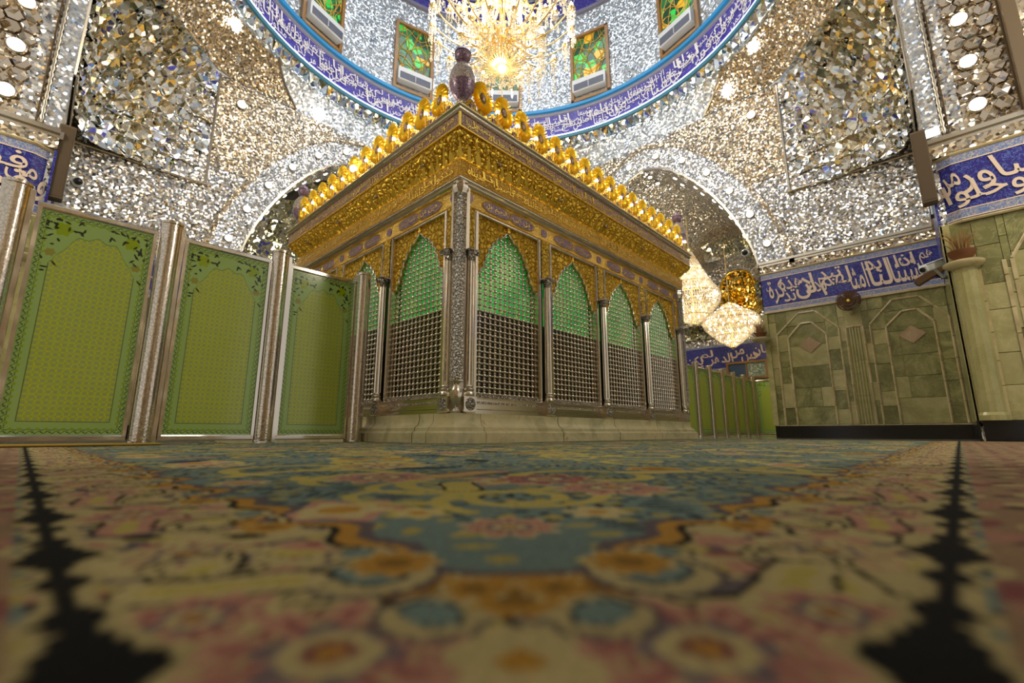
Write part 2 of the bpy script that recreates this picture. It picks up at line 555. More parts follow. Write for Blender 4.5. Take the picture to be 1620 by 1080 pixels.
mb = MB(); mb.box((-9, -10, -.2), (22, 16, 0))
floor = mb.build('floor', FLOOR_M); tag(floor, kind='structure')

def arch_z(a, hw=HW, spr=SPR, apx=APX):
    t = min(1.0, abs(a)/hw)
    return spr + (apx-spr)*(1 - t**1.6)**.68

def arch_pts(n=28, grow=0.0):
    """outline from one springing over the apex to the other (offset outwards by grow)"""
    pts = []
    for i in range(n+1):
        th = PI*i/n
        a = -math.cos(th)
        a = math.copysign(abs(a)**.8, a)*HW
        pts.append(Vector((a, arch_z(a))))
    if grow:
        q = []
        for i, p in enumerate(pts):
            t = (pts[min(i+1, n)] - pts[max(i-1, 0)]).normalized()
            nr = Vector((-t.y, t.x))
            if i in (0, n): nr = Vector((-1 if i == 0 else 1, 0))
            q.append(p + nr*grow)
        pts = q
    return pts

ZT = 9.6                                # top of the square walls
# transforms that carry (a, depth, z): a runs to the right as seen from inside, depth goes away from the room
M_R = Matrix(((0, 1, 0, WX), (-1, 0, 0, DC[1]), (0, 0, 1, 0), (0, 0, 0, 1)))       # wall at X=10
M_L = Matrix(((1, 0, 0, DC[0]), (0, 1, 0, WY), (0, 0, 1, 0), (0, 0, 0, 1)))        # wall at Y=9.3
HALF = 6.65

def arch_wall(name, M, mat):
    """mirror wall above the tiles with an arched opening"""
    m = MB(); T = .45
    inn = arch_pts(28)
    ys = [(-HALF, 4.55), (-HALF, ZT)]
    for t in (0, T):
        for s in (-1, 1):
            m.add([(s*HALF, t, 4.25), (s*HW, t, 4.25), (s*HW, t, ZT), (s*HALF, t, ZT)], [(0, 1, 2, 3)])
        n = len(inn)
        m.add([(p.x, t, p.y) for p in inn] + [(p.x, t, ZT) for p in inn], [(i, i+1, n+i+1, n+i) for i in range(n-1)])
    o = m.build(name, mat, None, M, fix=False)
    tag(o, kind='structure')
    return o

wall_right = arch_wall('wall_right', M_R, MIRROR)
wall_left = arch_wall('wall_left', M_L, MIRROR)

ORD = ['first', 'second', 'third', 'fourth', 'fifth', 'sixth', 'seventh', 'eighth', 'ninth', 'tenth', 'eleventh', 'twelfth']
def disc_mesh():
    m = MB(); m.lathe([(.115, 0), (.13, .0), (.13, .03), (.115, .045), (.11, .045)], 20, cap=True); return m.mesh('lamp_rim', 30)
def glow_mesh():
    m = MB(); m.lathe([(.105, .02), (.10, .06), (.07, .075), (.02, .08)], 20); return m.mesh('lamp_glass', 60)
RIM_ME, GLOW_ME = disc_mesh(), glow_mesh()
STAR_ME = None
def disc_lamp(loc, normal, label, group, s=1.0):
    q = Vector(normal).to_track_quat('Z', 'Y').to_matrix().to_4x4()
    M = Matrix.Translation(Vector(loc)) @ q @ Matrix.Scale(s, 4)
    t = empty('wall_lamp', loc, label, 'lamp', group)
    place('lamp_rim', RIM_ME, SILVER, t, M)
    place('lamp_glass', GLOW_ME, LAMP, t, M)
def star_mesh():
    m = MB(); pts = []
    for i in range(16):
        r = .17 if i % 2 == 0 else .095
        pts.append((r*math.cos(PI*i/8), r*math.sin(PI*i/8)))
    m.prism(pts, lambda a, b, d: (a, b, d), .06)
    return m.mesh('star_glass')
STAR_ME = star_mesh()
def star_lamp(loc, normal, label, group):
    q = Vector(normal).to_track_quat('Z', 'Y').to_matrix().to_4x4()
    M = Matrix.Translation(Vector(loc)) @ q
    t = empty('star_lamp', loc, label, 'lamp', group)
    place('star_glass', STAR_ME, LAMP, t, M)
    place('lamp_rim', RIM_ME, SILVER, t, M @ Matrix.Scale(.8, 4))

def archivolt(M, parent, side):
    for k, (g0, g1, pr, mt) in enumerate(((.0, .05, .05, SILVER), (.05, .74, .03, MIRROR_BAND), (.74, .86, .07, MIRROR_WARM))):
        a, b = arch_pts(28, g0), arch_pts(28, g1); n = len(a)
        # continue straight down to the tile top
        a = [Vector((a[0].x, 4.56))] + a + [Vector((a[-1].x, 4.56))]; b = [Vector((b[0].x, 4.56))] + b + [Vector((b[-1].x, 4.56))]; n += 2
        m = MB()
        vs = [(p.x, -pr, p.y) for p in a] + [(p.x, -pr, p.y) for p in b] + [(p.x, 0, p.y) for p in a] + [(p.x, 0, p.y) for p in b]
        fs = []
        for i in range(n-1):
            fs += [(i, i+1, n+i+1, n+i), (2*n+i, 2*n+i+1, i+1, i), (n+i, n+i+1, 3*n+i+1, 3*n+i)]
        m.add(vs, fs)
        m.build('arch_band', mt, parent, M, fix=False)
    # vault behind the arch, lamps on its soffit
    a = arch_pts(28)
    a = [Vector((a[0].x, 0)), Vector((a[0].x, 2.2))] + a + [Vector((a[-1].x, 2.2)), Vector((a[-1].x, 0))]
    m = MB(); m.grid([[(p.x, d, p.y) for p in a] for d in (0.0, .45, 1.3)])
    m.build('arch_soffit', MIRROR, parent, M, fix=False)
    mid = arch_pts(40, .40)
    path = [Vector((mid[0].x, 4.7))] + list(mid) + [Vector((mid[-1].x, 4.7))]
    L = [0]
    for i in range(1, len(path)): L.append(L[-1] + (path[i]-path[i-1]).length)
    step = 1.0; cnt = int(L[-1]/step); nrm = M.to_3x3() @ Vector((0, -1, 0)); k = 0
    pts = []
    for j in range(cnt):
        s = (L[-1] - (cnt-1)*step)/2 + j*step
        i = max(q for q in range(len(L)) if L[q] <= s); i = min(i, len(path)-2)
        f = (s-L[i])/(L[i+1]-L[i]); pts.append(path[i].lerp(path[i+1], f))
    vis = [p for p in pts if (p.x > -.6 if side == 'right' else p.x < .6)]
    if side == 'right': vis = vis[::-1]
    for k, p in enumerate(vis):
        w = M @ Vector((p.x, -.04, p.y))
        disc_lamp(w, nrm, '%s round white lamp from the foot along the %s arch' % (ORD[k], side), 'lamps along the %s arch' % side, .8)
    # small soffit lamps, two rows
    ins = arch_pts(30, -.03); kk = 0
    for r, d in enumerate((.45, 1.0)):
        cn = 0
        for j in range(3, 28, 2):
            p = ins[j]
            if (side == 'right' and p.x < -1.2) or (side == 'left' and p.x > 0.2): continue
            t = (ins[j+1]-ins[j-1]).normalized(); nn = M.to_3x3() @ Vector((t.y, 0, -t.x))
            disc_lamp(M @ Vector((p.x, d, p.y)), nn, '%s small oval lamp of the %s row under the %s arch vault' % (ORD[(cn := cn+1)-1], 'front' if r == 0 else 'back', side), 'small lamps under the %s arch, %s row' % (side, 'front' if r == 0 else 'back'), .62)
archivolt(M_R, wall_right, 'right')
archivolt(M_L, wall_left, 'left')

# sill of the mirror wall: silver ledge and mirror strip above the tile band
for wl, M in ((wall_right, M_R), (wall_left, M_L)):
    for s in (-1, 1):
        m = MB()
        x0, x1 = (HW+.03, HALF) if s > 0 else (-HALF, -HW-.03)
        m.box((x0, -.10, 4.50), (x1, 0.02, 4.56)); m.box((x0, -.06, 4.44), (x1, 0.02, 4.50))
        m.build('ledge', SILVER, wl, M)
        m = MB(); m.box((x0, -.05, 4.26), (x1, .02, 4.43)); m.build('mirror_strip', MIRROR_WARM, wl, M)

# ---- near walls beside the camera (seen edge-on) and their jambs
JX, JY = 6.1, 5.4
m = MB(); m.box((JX+.02, NY-.45, 0), (WX+.4, NY, ZT)); o = m.build('wall_near_right', MIRROR); tag(o, kind='structure'); wall_near_right = o
m = MB(); m.box((NX-.45, JY+.02, 0), (NX, WY+.4, ZT)); o = m.build('wall_near_left', MIRROR); tag(o, kind='structure'); wall_near_left = o
# onyx and tile facing of these edge-on walls
for wl, fn in ((wall_near_right, lambda a, t, z: (a, NY+t, z)), (wall_near_left, lambda a, t, z: (NX+t, a, z))):
    a0, a1 = (JX-.03, WX) if wl is wall_near_right else (JY-.03, WY)
    for z0, z1, t, mt, nm in ((0, .29, .03, GRANITE, 'plinth'), (.29, 1.2, .02, ONYX, 'onyx_slab'), (1.205, 2.2, .02, ONYX_PALE, 'onyx_slab'), (2.205, 3.19, .02, ONYX, 'onyx_slab'), (3.19, 4.25, .03, TILE_BLUE, 'tile_ground'), (4.44, 4.56, .06, SILVER, 'ledge')):
        m = MB(); p, q = fn(a0, 0, z0), fn(a1, t, z1); m.box((min(p[0], q[0]), min(p[1], q[1]), z0), (max(p[0], q[0]), max(p[1], q[1]), z1)); m.build(nm, mt, wl)
    m = MB(); p, q = fn(a0, -.16, .29), fn(a0+.06, .03, 4.25); m.box((min(p[0], q[0]), min(p[1], q[1]), .29), (max(p[0], q[0]), max(p[1], q[1]), 3.17)); m.build('onyx_jamb', ONYX_PALE, wl)
# wall pieces behind the camera
m = MB(); m.box((-3.78, -4.9, 0), (.2, -4.45, ZT)); o = m.build('wall_behind_right', MIRROR_WARM); tag(o, kind='structure')
m = MB(); m.box((-4.2, -4.9, 0), (-3.8, -.3, ZT)); o = m.build('wall_behind_left', MIRROR_WARM); tag(o, kind='structure')
# upper walls over the near arches
for nm, a, b in (('wall_over_near_right_arch', (NX, NY-.45, 8.2), (JX+.02, NY-.02, ZT)), ('wall_over_near_left_arch', (NX-.45, NY, 8.2), (NX-.02, JY+.02, ZT))):
    m = MB(); m.box(a, b); o = m.build(nm, MIRROR_COOL); tag(o, kind='structure')

# ---- jamb piers with hexagon mirror work
def hex_mesh(r=.112):
    m = MB(); o = [(r*math.cos(PI*i/3), r*math.sin(PI*i/3)) for i in range(6)]
    vs = [(x, 0, z) for x, z in o] + [(x*.86, -.022, z*.86) for x, z in o] + [(0, -.004, 0)]
    fs = [(i, (i+1) % 6, 6+(i+1) % 6, 6+i) for i in range(6)] + [(6+i, 6+(i+1) % 6, 12) for i in range(6)]
    return m.add(vs, fs).mesh('mirror_tile')
HEX = [hex_mesh()]
def pier(M, parent_name, side):
    """local: x to the right seen from the camera, y into the pier, z up; x=0 at the chamfered corner nearest the hall"""
    sx = 1 if side == 'right' else -1
    root = empty(parent_name, M @ Vector((0, 0, 0)), kind='structure')
    m = MB(); a, b = sorted((sx*.06, sx*1.75))
    m.box((a, .03, 0), (b, 1.2, ZT)); m.build('pier_core', MIRROR_WARM, root, M)
    # chamfer strip
    m = MB(); m.add([(-sx*.02, .02, 4.45), (sx*.17, -.01, 4.45), (sx*.17, -.01, ZT), (-sx*.02, .02, ZT)], [(0, 1, 2, 3)]); m.build('mirror_strip', MIRROR_BAND, root, M, fix=False)
    # rope moulding
    pth = [(sx*.20, -.03, 4.62 + i*.06) for i in range(int((ZT-4.7)/.06))]
    m = MB(); m.tube(pth, [.024 + (.010 if i % 2 else -.006) for i in range(len(pth))], 6); m.build('rope_moulding', SILVER_DARK, root, M, smooth=60)
    m = MB(); a, b = sorted((sx*.245, sx*.262)); m.box((a, -.03, 4.6), (b, .04, ZT)); a, b = sorted((sx*1.0, sx*1.02)); m.box((a, -.03, 4.6), (b, .04, ZT)); m.build('edge_moulding', BRASS_DARK, root, M)
    lamps = [4.91, 5.65, 6.40, 7.15]
    r = .112; ks = 0
    for i in range(-1, 10):
        for j in range(0, 26):
            x = .34 + i*r*1.56; z = 4.72 + j*r*1.80 + (r*.9 if i % 2 else 0)
            if not (.35 < x < .93) or z > 8.6: continue
            if any((x-.60)**2 + (z-l)**2 < .028 for l in lamps): continue
            place('mirror_tile', HEX[0], FACET_WARM, root, M @ Matrix.Translation(Vector((sx*x, .0, z))) @ Matrix.Rotation(rng.uniform(-.12, .12), 4, 'Z') @ Matrix.Rotation(rng.uniform(-.12, .12), 4, 'X'))
    nrm = M.to_3x3() @ Vector((0, -1, 0))
    for k, l in enumerate(lamps[:3]):
        disc_lamp(M @ Vector((sx*.60, -.0, l)), nrm, '%s oval lamp from below on the %s pier of dark hexagon mirrors' % (['lowest', 'middle', 'highest'][k], side), 'lamps on the %s pier' % side, .92)
    # ledge under the mirrors
    m = MB(); a, b = sorted((-sx*.02, sx*1.75)); m.box((a, -.09, 4.50), (b, .03, 4.57)); m.box((a, -.05, 4.44), (b, .03, 4.50)); m.build('ledge', SILVER, root, M)
    m = MB(); m.box((a, -.05, 4.26), (b, .03, 4.44)); m.build('mirror_strip', MIRROR_WARM, root, M)
    # tile band, chamfered toward the hall
    def bandpt(x, z, pr=0.0):
        return (sx*x, -.06 - pr + (max(0, .20 - x))*.55, z)
    m = MB()
    xs = [-.02, .20, 1.75]
    m.grid([[bandpt(x, z) for x in xs] for z in (3.19, 4.25)]); m.build('tile_ground', TILE_BLUE, root, M, fix=False)
    for za, zb in ((3.215, 3.345), (4.085, 4.215)):
        m = MB(); m.grid([[bandpt(x, z, .006) for x in xs] for z in (za, zb)]); m.build('tile_border', TILE_EDGE, root, M, fix=False)
        for z in (za, zb):
            m = MB(); m.grid([[bandpt(x, z+q, .010) for x in xs] for q in (-.008, .008)]); m.build('border_line', LETTER, root, M, fix=False)
    for z in (3.17, 4.235):
        m = MB(); m.tube([bandpt(x, z, .01) for x in xs], .024, 6); m.build('tile_moulding', CREAM, root, M)
    m = MB()
    if side == 'right':
        f = lambda x, z, e: bandpt(x, z, .012+e)
        fit_text(m, '\u0627\u0633\u0627\u0648\u0631', .28, 1.25, 3.56, 4.05, f, .01, .25)
        fit_text(m, '\u0645\u0646', .02, .30, 3.60, 4.02, f, .01, .2)
        fit_text(m, '\u0648\u062d\u0644\u0648\u0627', .10, .92, 3.37, 3.78, f, .01, .15)
    else:
        f = lambda x, z, e: bandpt(-x, z, .012+e)
        fit_text(m, '\u0641\u0636\u0629', -1.15, -.22, 3.78, 4.06, f, .01, .1)
        fit_text(m, '\u0645\u0646', -.42, -.10, 3.60, 3.90, f, .01, .1)
        fit_text(m, '\u0642\u0648\u0627\u0631\u064a\u0631', -1.2, -.16, 3.37, 3.78, f, .01, .1)
        fit_text(m, '\u0648', -.10, .0, 3.40, 3.72, f, .02, .0)
    m.build('lettering', LETTER, root, M, fix=False)
    # onyx dado
    m = MB(); a, b = sorted((sx*.0, sx*1.75)); m.box((a, -.06, 0), (b, .03, .29)); m.build('plinth', GRANITE, root, M)
    for (xa, xb) in ((.05, .27), (.27, .52), (.52, .60), (.60, 1.2), (1.2, 1.75)):
        z = .29
        while z < 3.15:
            z2 = min(3.16, z + rng.uniform(.36, .62))
            if 3.16 - z2 < .15: z2 = 3.16
            mm = MB(); a, b = sorted((sx*(xa+.003), sx*(xb-.003))); mm.bbox((a, -.035-rng.uniform(0, .006), z+.003), (b, .02, z2-.003), .004)
            mm.build('onyx_slab', rng.choice((ONYX, ONYX, ONYX_PALE)), root, M); z = z2
    for (xa, dd) in ((.26, .05), (.52, .03), (.60, .03), (1.2, .03)):
        z = .29
        while z < 2.5:
            z2 = min(2.5, z+rng.uniform(.3, .5)); mm = MB(); x = sx*xa; mm.bbox((x-.022, -.04-dd*.5, z), (x+.022, .0, z2-.004), .01); mm.build('onyx_trim', CREAM, root, M); z = z2
    mm = MB(); mm.tube([(sx*.60, -.04, 2.50), (sx*.80, -.04, 2.86), (sx*1.02, -.04, 2.86), (sx*1.2, -.04, 2.50)], .022, 6); mm.build('onyx_trim', CREAM, root, M)
    # engaged fluted column with a ledge on the chamfer
    mm = MB()
    n = 24
    mm.lathe([(.155, .29), (.155, .36), (.135, .40), (.135, 2.42), (.15, 2.44)], n, (sx*.12, -.10, 0), flute=lambda i: 1.0 if i % 2 else .955); mm.build('fluted_column', ONYX_PALE, root, M)
    mm = MB(); mm.lathe([(.15, 2.44), (.20, 2.47), (.225, 2.50), (.225, 2.525), (.20, 2.54)], 24, (sx*.12, -.12, 0)); mm.build('column_ledge', CREAM, root, M, smooth=40)
    # dark door frame on the far side of the pier
    mm = MB(); a, b = sorted((sx*1.02, sx*1.16)); mm.box((a, -.20, 4.57), (b, .03, ZT)); mm.build('dark_post', DARKWOOD, root, M)
    return root
M_PR = Matrix(((0, 1, 0, JX), (-1, 0, 0, NY-.03), (0, 0, 1, 0), (0, 0, 0, 1)))
M_PL = Matrix(((1, 0, 0, NX), (0, 1, 0, JY), (0, 0, 1, 0), (0, 0, 0, 1)))
pier(M_PR, 'wall_pier_right', 'right')
pier(M_PL, 'wall_pier_left', 'left')

# ---- onyx dado, granite plinth and tile band of the far walls (right wall fully, left wall behind the screens)
BAND_TOK = [('\u0641', .00, .035, .55, .80), ('\u0643\u0631\u0629', .025, .135, .04, .96), ('\u062a\u0630', .115, .20, .06, .52), ('\u0647\u0630\u0647', .095, .25, .50, .98),
            ('\u0627\u0646', .205, .335, .05, .95), ('\u0644\u0627', .255, .335, .22, .96), ('\u0628\u0644\u0627', .335, .40, .10, .70), ('\u062a\u0628\u062f', .355, .50, .52, .98),
            ('\u0644\u0647\u0645', .37, .56, .05, .95), ('\u0627\u0645\u062b\u0627', .545, .645, .08, .95), ('\u0644\u0646\u0627', .655, .775, .06, .95), ('\u0628\u062f', .635, .73, .50, .95),
            ('\u0634\u0626\u0646\u0627', .775, .93, .06, .95), ('\u0627\u0630\u0627', .80, .90, .55, .97), ('\u0647\u0645', .925, .995, .48, .95)]
def dado(M, parent, s, texted):
    """s=+1: the piece right of the arch; local x to the right, y into the wall"""
    x0, x1 = (HW+.03, HALF) if s > 0 else (-HALF, -HW-.03)
    m = MB(); m.box((x0-.03, -.05, 0), (x1, .02, .29)); m.build('plinth', GRANITE, parent, M)
    m = MB(); m.box((x0, -.035, .29), (x1, .02, .315)); m.build('plinth_moulding', CREAM, parent, M)
    m = MB(); m.box((x0, .0, .3), (x1, .40, 4.3)); m.build('dado_core', ONYX, parent, M)
    m = MB(); m.add([(x0, -.04, 3.2), (x1, -.04, 3.2), (x1, -.04, 4.25), (x0, -.04, 4.25), (x0, .3, 3.2), (x0, .3, 4.25)], [(0, 1, 2, 3), (4, 0, 3, 5)]); m.build('tile_ground', TILE_BLUE, parent, M, fix=False)
    for za, zb in ((3.22, 3.34), (4.09, 4.22)):
        m = MB(); m.box((x0, -.048, za), (x1, -.03, zb)); m.build('tile_border', TILE_EDGE, parent, M)
        for z in (za, zb):
            m = MB(); m.box((x0, -.052, z-.008), (x1, -.03, z+.008)); m.build('border_line', LETTER, parent, M)
    for z in (3.18, 4.24):
        m = MB(); m.tube([(x0, -.05, z), (x1, -.05, z)], .025, 8); m.build('tile_moulding', CREAM, parent, M, smooth=60)
    if texted:
        m = MB()
        for w, a, b, c, d in BAND_TOK:
            fit_text(m, w, x0 + .12 + a*(x1-x0-.2), x0 + .12 + b*(x1-x0-.2), 3.36 + c*.71, 3.36 + d*.71, lambda x, z, e: (x, -.056-e, z), .012, .12)
        m.build('lettering', LETTER, parent, M, fix=False)
    # corner pilaster moulding at the opening
    m = MB(); m.bbox((x0-.06, -.06, .29), (x0+.06, .3, 3.16), .02); m.build('onyx_jamb', ONYX_PALE, parent, M)
    # slabs between the frames; wall coordinate a measured from the opening
    Y = lambda y: DC[1] - y
    cols = [-.46, -.73, -.97, -1.78, -2.04, -2.17, -2.50, -2.63, -2.91, -3.71, -3.95]
    for i in range(len(cols)-1):
        a, b = (Y(cols[i]), Y(cols[i+1]))
        if s < 0: a, b = -b, -a
        z = .32; wide = abs(b-a) > .5
        if i == 5:
            z = .32
            for z2 in (.95, 1.75, 2.53):
                mm = MB(); n = 6; w = (b-a)/n
                mm.box((a, -.02, z+.003), (b, .02, z2-.003))
                for k in range(n): mm.tube([(a+(k+.5)*w, -.02, z+.003), (a+(k+.5)*w, -.02, z2-.003)], w*.42, 6)
                mm.build('fluted_slab', ONYX_PALE, parent, M, smooth=50); z = z2
            mm = MB(); mm.bbox((a, -.03, 2.56), (b, .02, 3.16), .004); mm.build('onyx_slab', ONYX_PALE, parent, M)
            continue
        while z < 3.14:
            z2 = min(3.16, z + (rng.uniform(.40, .56) if wide else rng.uniform(.32, .62)))
            if 3.16 - z2 < .18: z2 = 3.16
            if wide and rng.random() < .4 and z < 2.2:
                c = a + (b-a)*rng.choice((.25, .3, .7)); parts = ((a, c), (c, b))
            else: parts = ((a, b),)
            for (p, q) in parts:
                mm = MB(); mm.bbox((p+.003, -.024-rng.uniform(0, .010), z+.003), (q-.003, .02, z2-.003), .004)
                mm.build('onyx_slab', rng.choice((ONYX, ONYX, ONYX, ONYX_PALE) if wide else (ONYX, ONYX, ONYX_PALE)), parent, M)
            z = z2
    def trim(pts):
        for p, q in zip(pts[:-1], pts[1:]):
            (xa, za), (xb, zb) = p, q
            L = math.hypot(xb-xa, zb-za); k = max(1, round(L/.42))
            for j in range(k):
                f, g = j/k, (j+1)/k - .012/L
                mm = MB(); mm.tube([(xa+(xb-xa)*f, -.03, za+(zb-za)*f), (xa+(xb-xa)*g, -.03, za+(zb-za)*g)], .026, 6); mm.build('onyx_trim', CREAM, parent, M)
    sg = 1 if s > 0 else -1
    P = lambda y, z: (sg*Y(y), z)
    for fr in (((-.71, .31), (-.73, 2.57), (-1.25, 3.06), (-1.60, 3.06), (-2.04, 2.57), (-2.04, .31)),
               ((-.97, .31), (-.97, 2.46), (-1.28, 2.79), (-1.50, 2.79), (-1.78, 2.46), (-1.78, .31)),
               ((-2.16, .31), (-2.18, 2.55), (-2.50, 2.55), (-2.50, .31)),
               ((-2.62, .31), (-2.63, 2.55), (-3.08, 3.04), (-3.54, 3.04), (-3.95, 2.53), (-3.95, .31)),
               ((-2.91, .31), (-2.91, 2.45), (-3.22, 2.76), (-3.47, 2.76), (-3.71, 2.46), (-3.71, .31))):
        trim([P(*q) for q in fr])
    for cy, cz in ((-1.42, 2.24), (-3.32, 2.22)):
        mm = MB(); x, z = P(cy, cz); mm.prism([(x-.23, z), (x, z-.2), (x+.23, z), (x, z+.2)], lambda a, b, d: (a, -.045+d, b), .04); mm.build('diamond_inlay', ONYX_PINK, parent, M)
dado(M_R, wall_right, 1, True)
dado(M_L, wall_left, -1, True)
for M, wl, s in ((M_R, wall_right, -1), (M_L, wall_left, 1)):    # plain far pieces hidden behind the shrine
    x0, x1 = (HW, HALF) if s > 0 else (-HALF, -HW)
    m = MB(); m.box((x0, 0, 0), (x1, .4, 3.2)); m.build('dado_core', ONYX, wl, M)
    m = MB(); m.box((x0, 0, 3.2), (x1, .4, 4.27)); m.build('tile_ground', TILE_BLUE, wl, M)

# ---- chambers behind the two arches
def chamber(M, side, depth):
    root = empty('wall_chamber_' + side, M @ Vector((0, .5, 0)), kind='structure')
    hw = HW + .25
    prof = [(-hw, 0), (-hw, 3.2), (-hw, 4.25), (-hw, 4.6)]
    arc = [(a*hw/HW, SPR + .2 + (arch_z(a)-SPR)*1.05) for a in [-HW*math.cos(PI*i/24) for i in range(25)]]
    m = MB()
    for sgn in (-1, 1):
        m.grid([[(sgn*hw, d, z) for z in (4.25, 4.6)] for d in (1.3, depth)])
    m.grid([[(a, d, z) for a, z in arc] for d in np.linspace(1.3, depth, 6)])
    m.build('vault', MIRROR, root, M, fix=False)
    m = MB()
    for sgn in (-1, 1):
        m.box((min(sgn*hw, sgn*(hw+.2)), 1.3, 0), (max(sgn*hw, sgn*(hw+.2)), depth, 3.2))
    m.build('onyx_dado', ONYX_PALE, root, M)
    m = MB()
    for sgn in (-1, 1):
        m.box((min(sgn*hw, sgn*(hw+.2)), 1.3, 3.2), (max(sgn*hw, sgn*(hw+.2)), depth, 4.25))
    m.build('tile_band', TILE_BLUE, root, M)
    m = MB(); m.box((-hw, depth, 0), (hw, depth+.2, 3.2)); m.build('onyx_dado', ONYX_PALE, root, M)
    m = MB(); m.box((-hw, depth-.02, 3.2), (hw, depth+.2, 4.25)); m.build('tile_band', TILE_BLUE, root, M)
    m = MB(); m.box((-hw, depth-.06, 4.25), (hw, depth, 4.35)); m.box((-hw, depth-.06, 3.12), (hw, depth, 3.2)); m.build('tile_moulding', TILE_EDGE, root, M)
    m = MB(); running_text(m, 2*hw-.2, 3.32, 4.14, lambda x, z, e: (-hw+.1+x, depth-.03-e, z), .95, 4, .02)
    m.build('lettering', LETTER, root, M, fix=False)
    # end tympanum and its stalactite cells of cut mirror
    n = len(arc)
    m = MB(); m.add([(a, depth, z) for a, z in arc] + [(a, depth, 4.25) for a, z in arc], [(i, i+1, n+i+1, n+i) for i in range(n-1)]); m.build('tympanum', MIRROR, root, M, fix=False)
    rows = 7; zs = [4.7 + k*.62 for k in range(rows+1)]
    for k in range(rows):
        za, zb = zs[k], zs[k+1]
        nn = 10
        proj_ = .25 + .42*k
        for i in range(nn):
            xa = -hw + 2*hw*(i + (.5 if k % 2 else 0))/nn; xb = xa + 2*hw/nn
            if xb > hw: continue
            zmax = SPR + .2 + (arch_z((xa+xb)/2*HW/hw)-SPR)*1.05
            if zb > zmax - .1: continue
            if side == 'right' and -1.5 < (xa+xb)/2 < 1.0 and za < 7.4: continue
            d0, d1 = depth - proj_, depth - proj_ - .42
            xm = (xa+xb)/2; mm = MB()
            mm.add([(xa, d0, za), (xb, d0, za), (xb, d1, zb), (xa, d1, zb), (xm, d0+.12, (za+zb)/2), (xm, d1+.05, zb+.16)],
                   [(0, 1, 4), (1, 2, 4), (2, 5, 4), (5, 3, 4), (3, 0, 4)])
            mm.build('mirror_cell', FACET_GREEN, root, M, fix=False)
    return root
ch_r = chamber(M_R, 'right', 10.0)
ch_l = chamber(M_L, 'left', 4.6)
# far window and gilded niche at the end of the right chamber
fw = empty('window_1', M_R @ Vector((-.35, 9.9, 2.55)), kind='structure')
m = MB()
for a, b in (((-1.25, 9.84, 2.58), (.55, 9.98, 2.68)), ((-1.25, 9.84, 3.32), (.55, 9.98, 3.42)), ((-1.25, 9.84, 2.68), (-1.15, 9.98, 3.32)), ((.45, 9.84, 2.68), (.55, 9.98, 3.32)), ((-.38, 9.84, 2.68), (-.33, 9.98, 3.32))): m.box(a, b)
m.build('window_frame', WOOD, fw, M_R)
m = MB(); m.box((-1.15, 9.93, 2.68), (-.38, 9.97, 3.32)); m.build('pane', plain('dusk_blue_glass', srgb(70, 96, 130), .1), fw, M_R)
m = MB(); m.box((-.33, 9.93, 2.68), (.45, 9.97, 3.32)); m.build('pane', tile('bright_poster_glass', srgb(120, 150, 120), srgb(230, 236, 240), 5), fw, M_R)
gn = empty('gold_niche', M_R @ Vector((0, 9.4, 5.2)), 'gilded mirror niche with pointed hood at the back of the right arch', 'niche')
GM = facet_mat('gold_mirror', (.95, .66, .12), (.70, .46, .06), (1.0, .78, .30))
def niche_pt(f, a, d):
    c, sn = math.cos(a), math.sin(a)
    z = 6.2 + (1.45*abs(sn)**.8 if sn > 0 else -.65*abs(sn)**.5)*f
    return (-.25 + .82*f*math.copysign(abs(c)**.8, c), d, z)
for k in range(4):
    f0, f1 = 1 - k*.25, max(.02, .75 - k*.25); d0, d1 = 9.36 + .13*k, 9.49 + .13*k
    for i in range(14):
        a0, a1 = 2*PI*i/14, 2*PI*(i+1)/14; am = (a0+a1)/2
        m = MB(); m.add([niche_pt(f0, a0, d0), niche_pt(f0, a1, d0), niche_pt(f1, a1, d1), niche_pt(f1, a0, d1), niche_pt((f0+f1)/2, am, d1+.03)], [(0, 1, 4), (1, 2, 4), (2, 3, 4), (3, 0, 4)])
        m.build('gold_facet', GM, gn, M_R, fix=False)
m = MB(); m.tube([niche_pt(1.03, 2*PI*i/28, 9.36) for i in range(28)], .05, 6, closed=True); m.build('rim', GOLD, gn, M_R, smooth=60)
m = MB(); n = 28; m.add([niche_pt(1.03, 2*PI*i/n, 9.36) for i in range(n)] + [niche_pt(1.03, 2*PI*i/n, 9.98) for i in range(n)], [(i, (i+1) % n, n+(i+1) % n, n+i) for i in range(n)]); m.build('niche_side', GOLD, gn, M_R, fix=False)

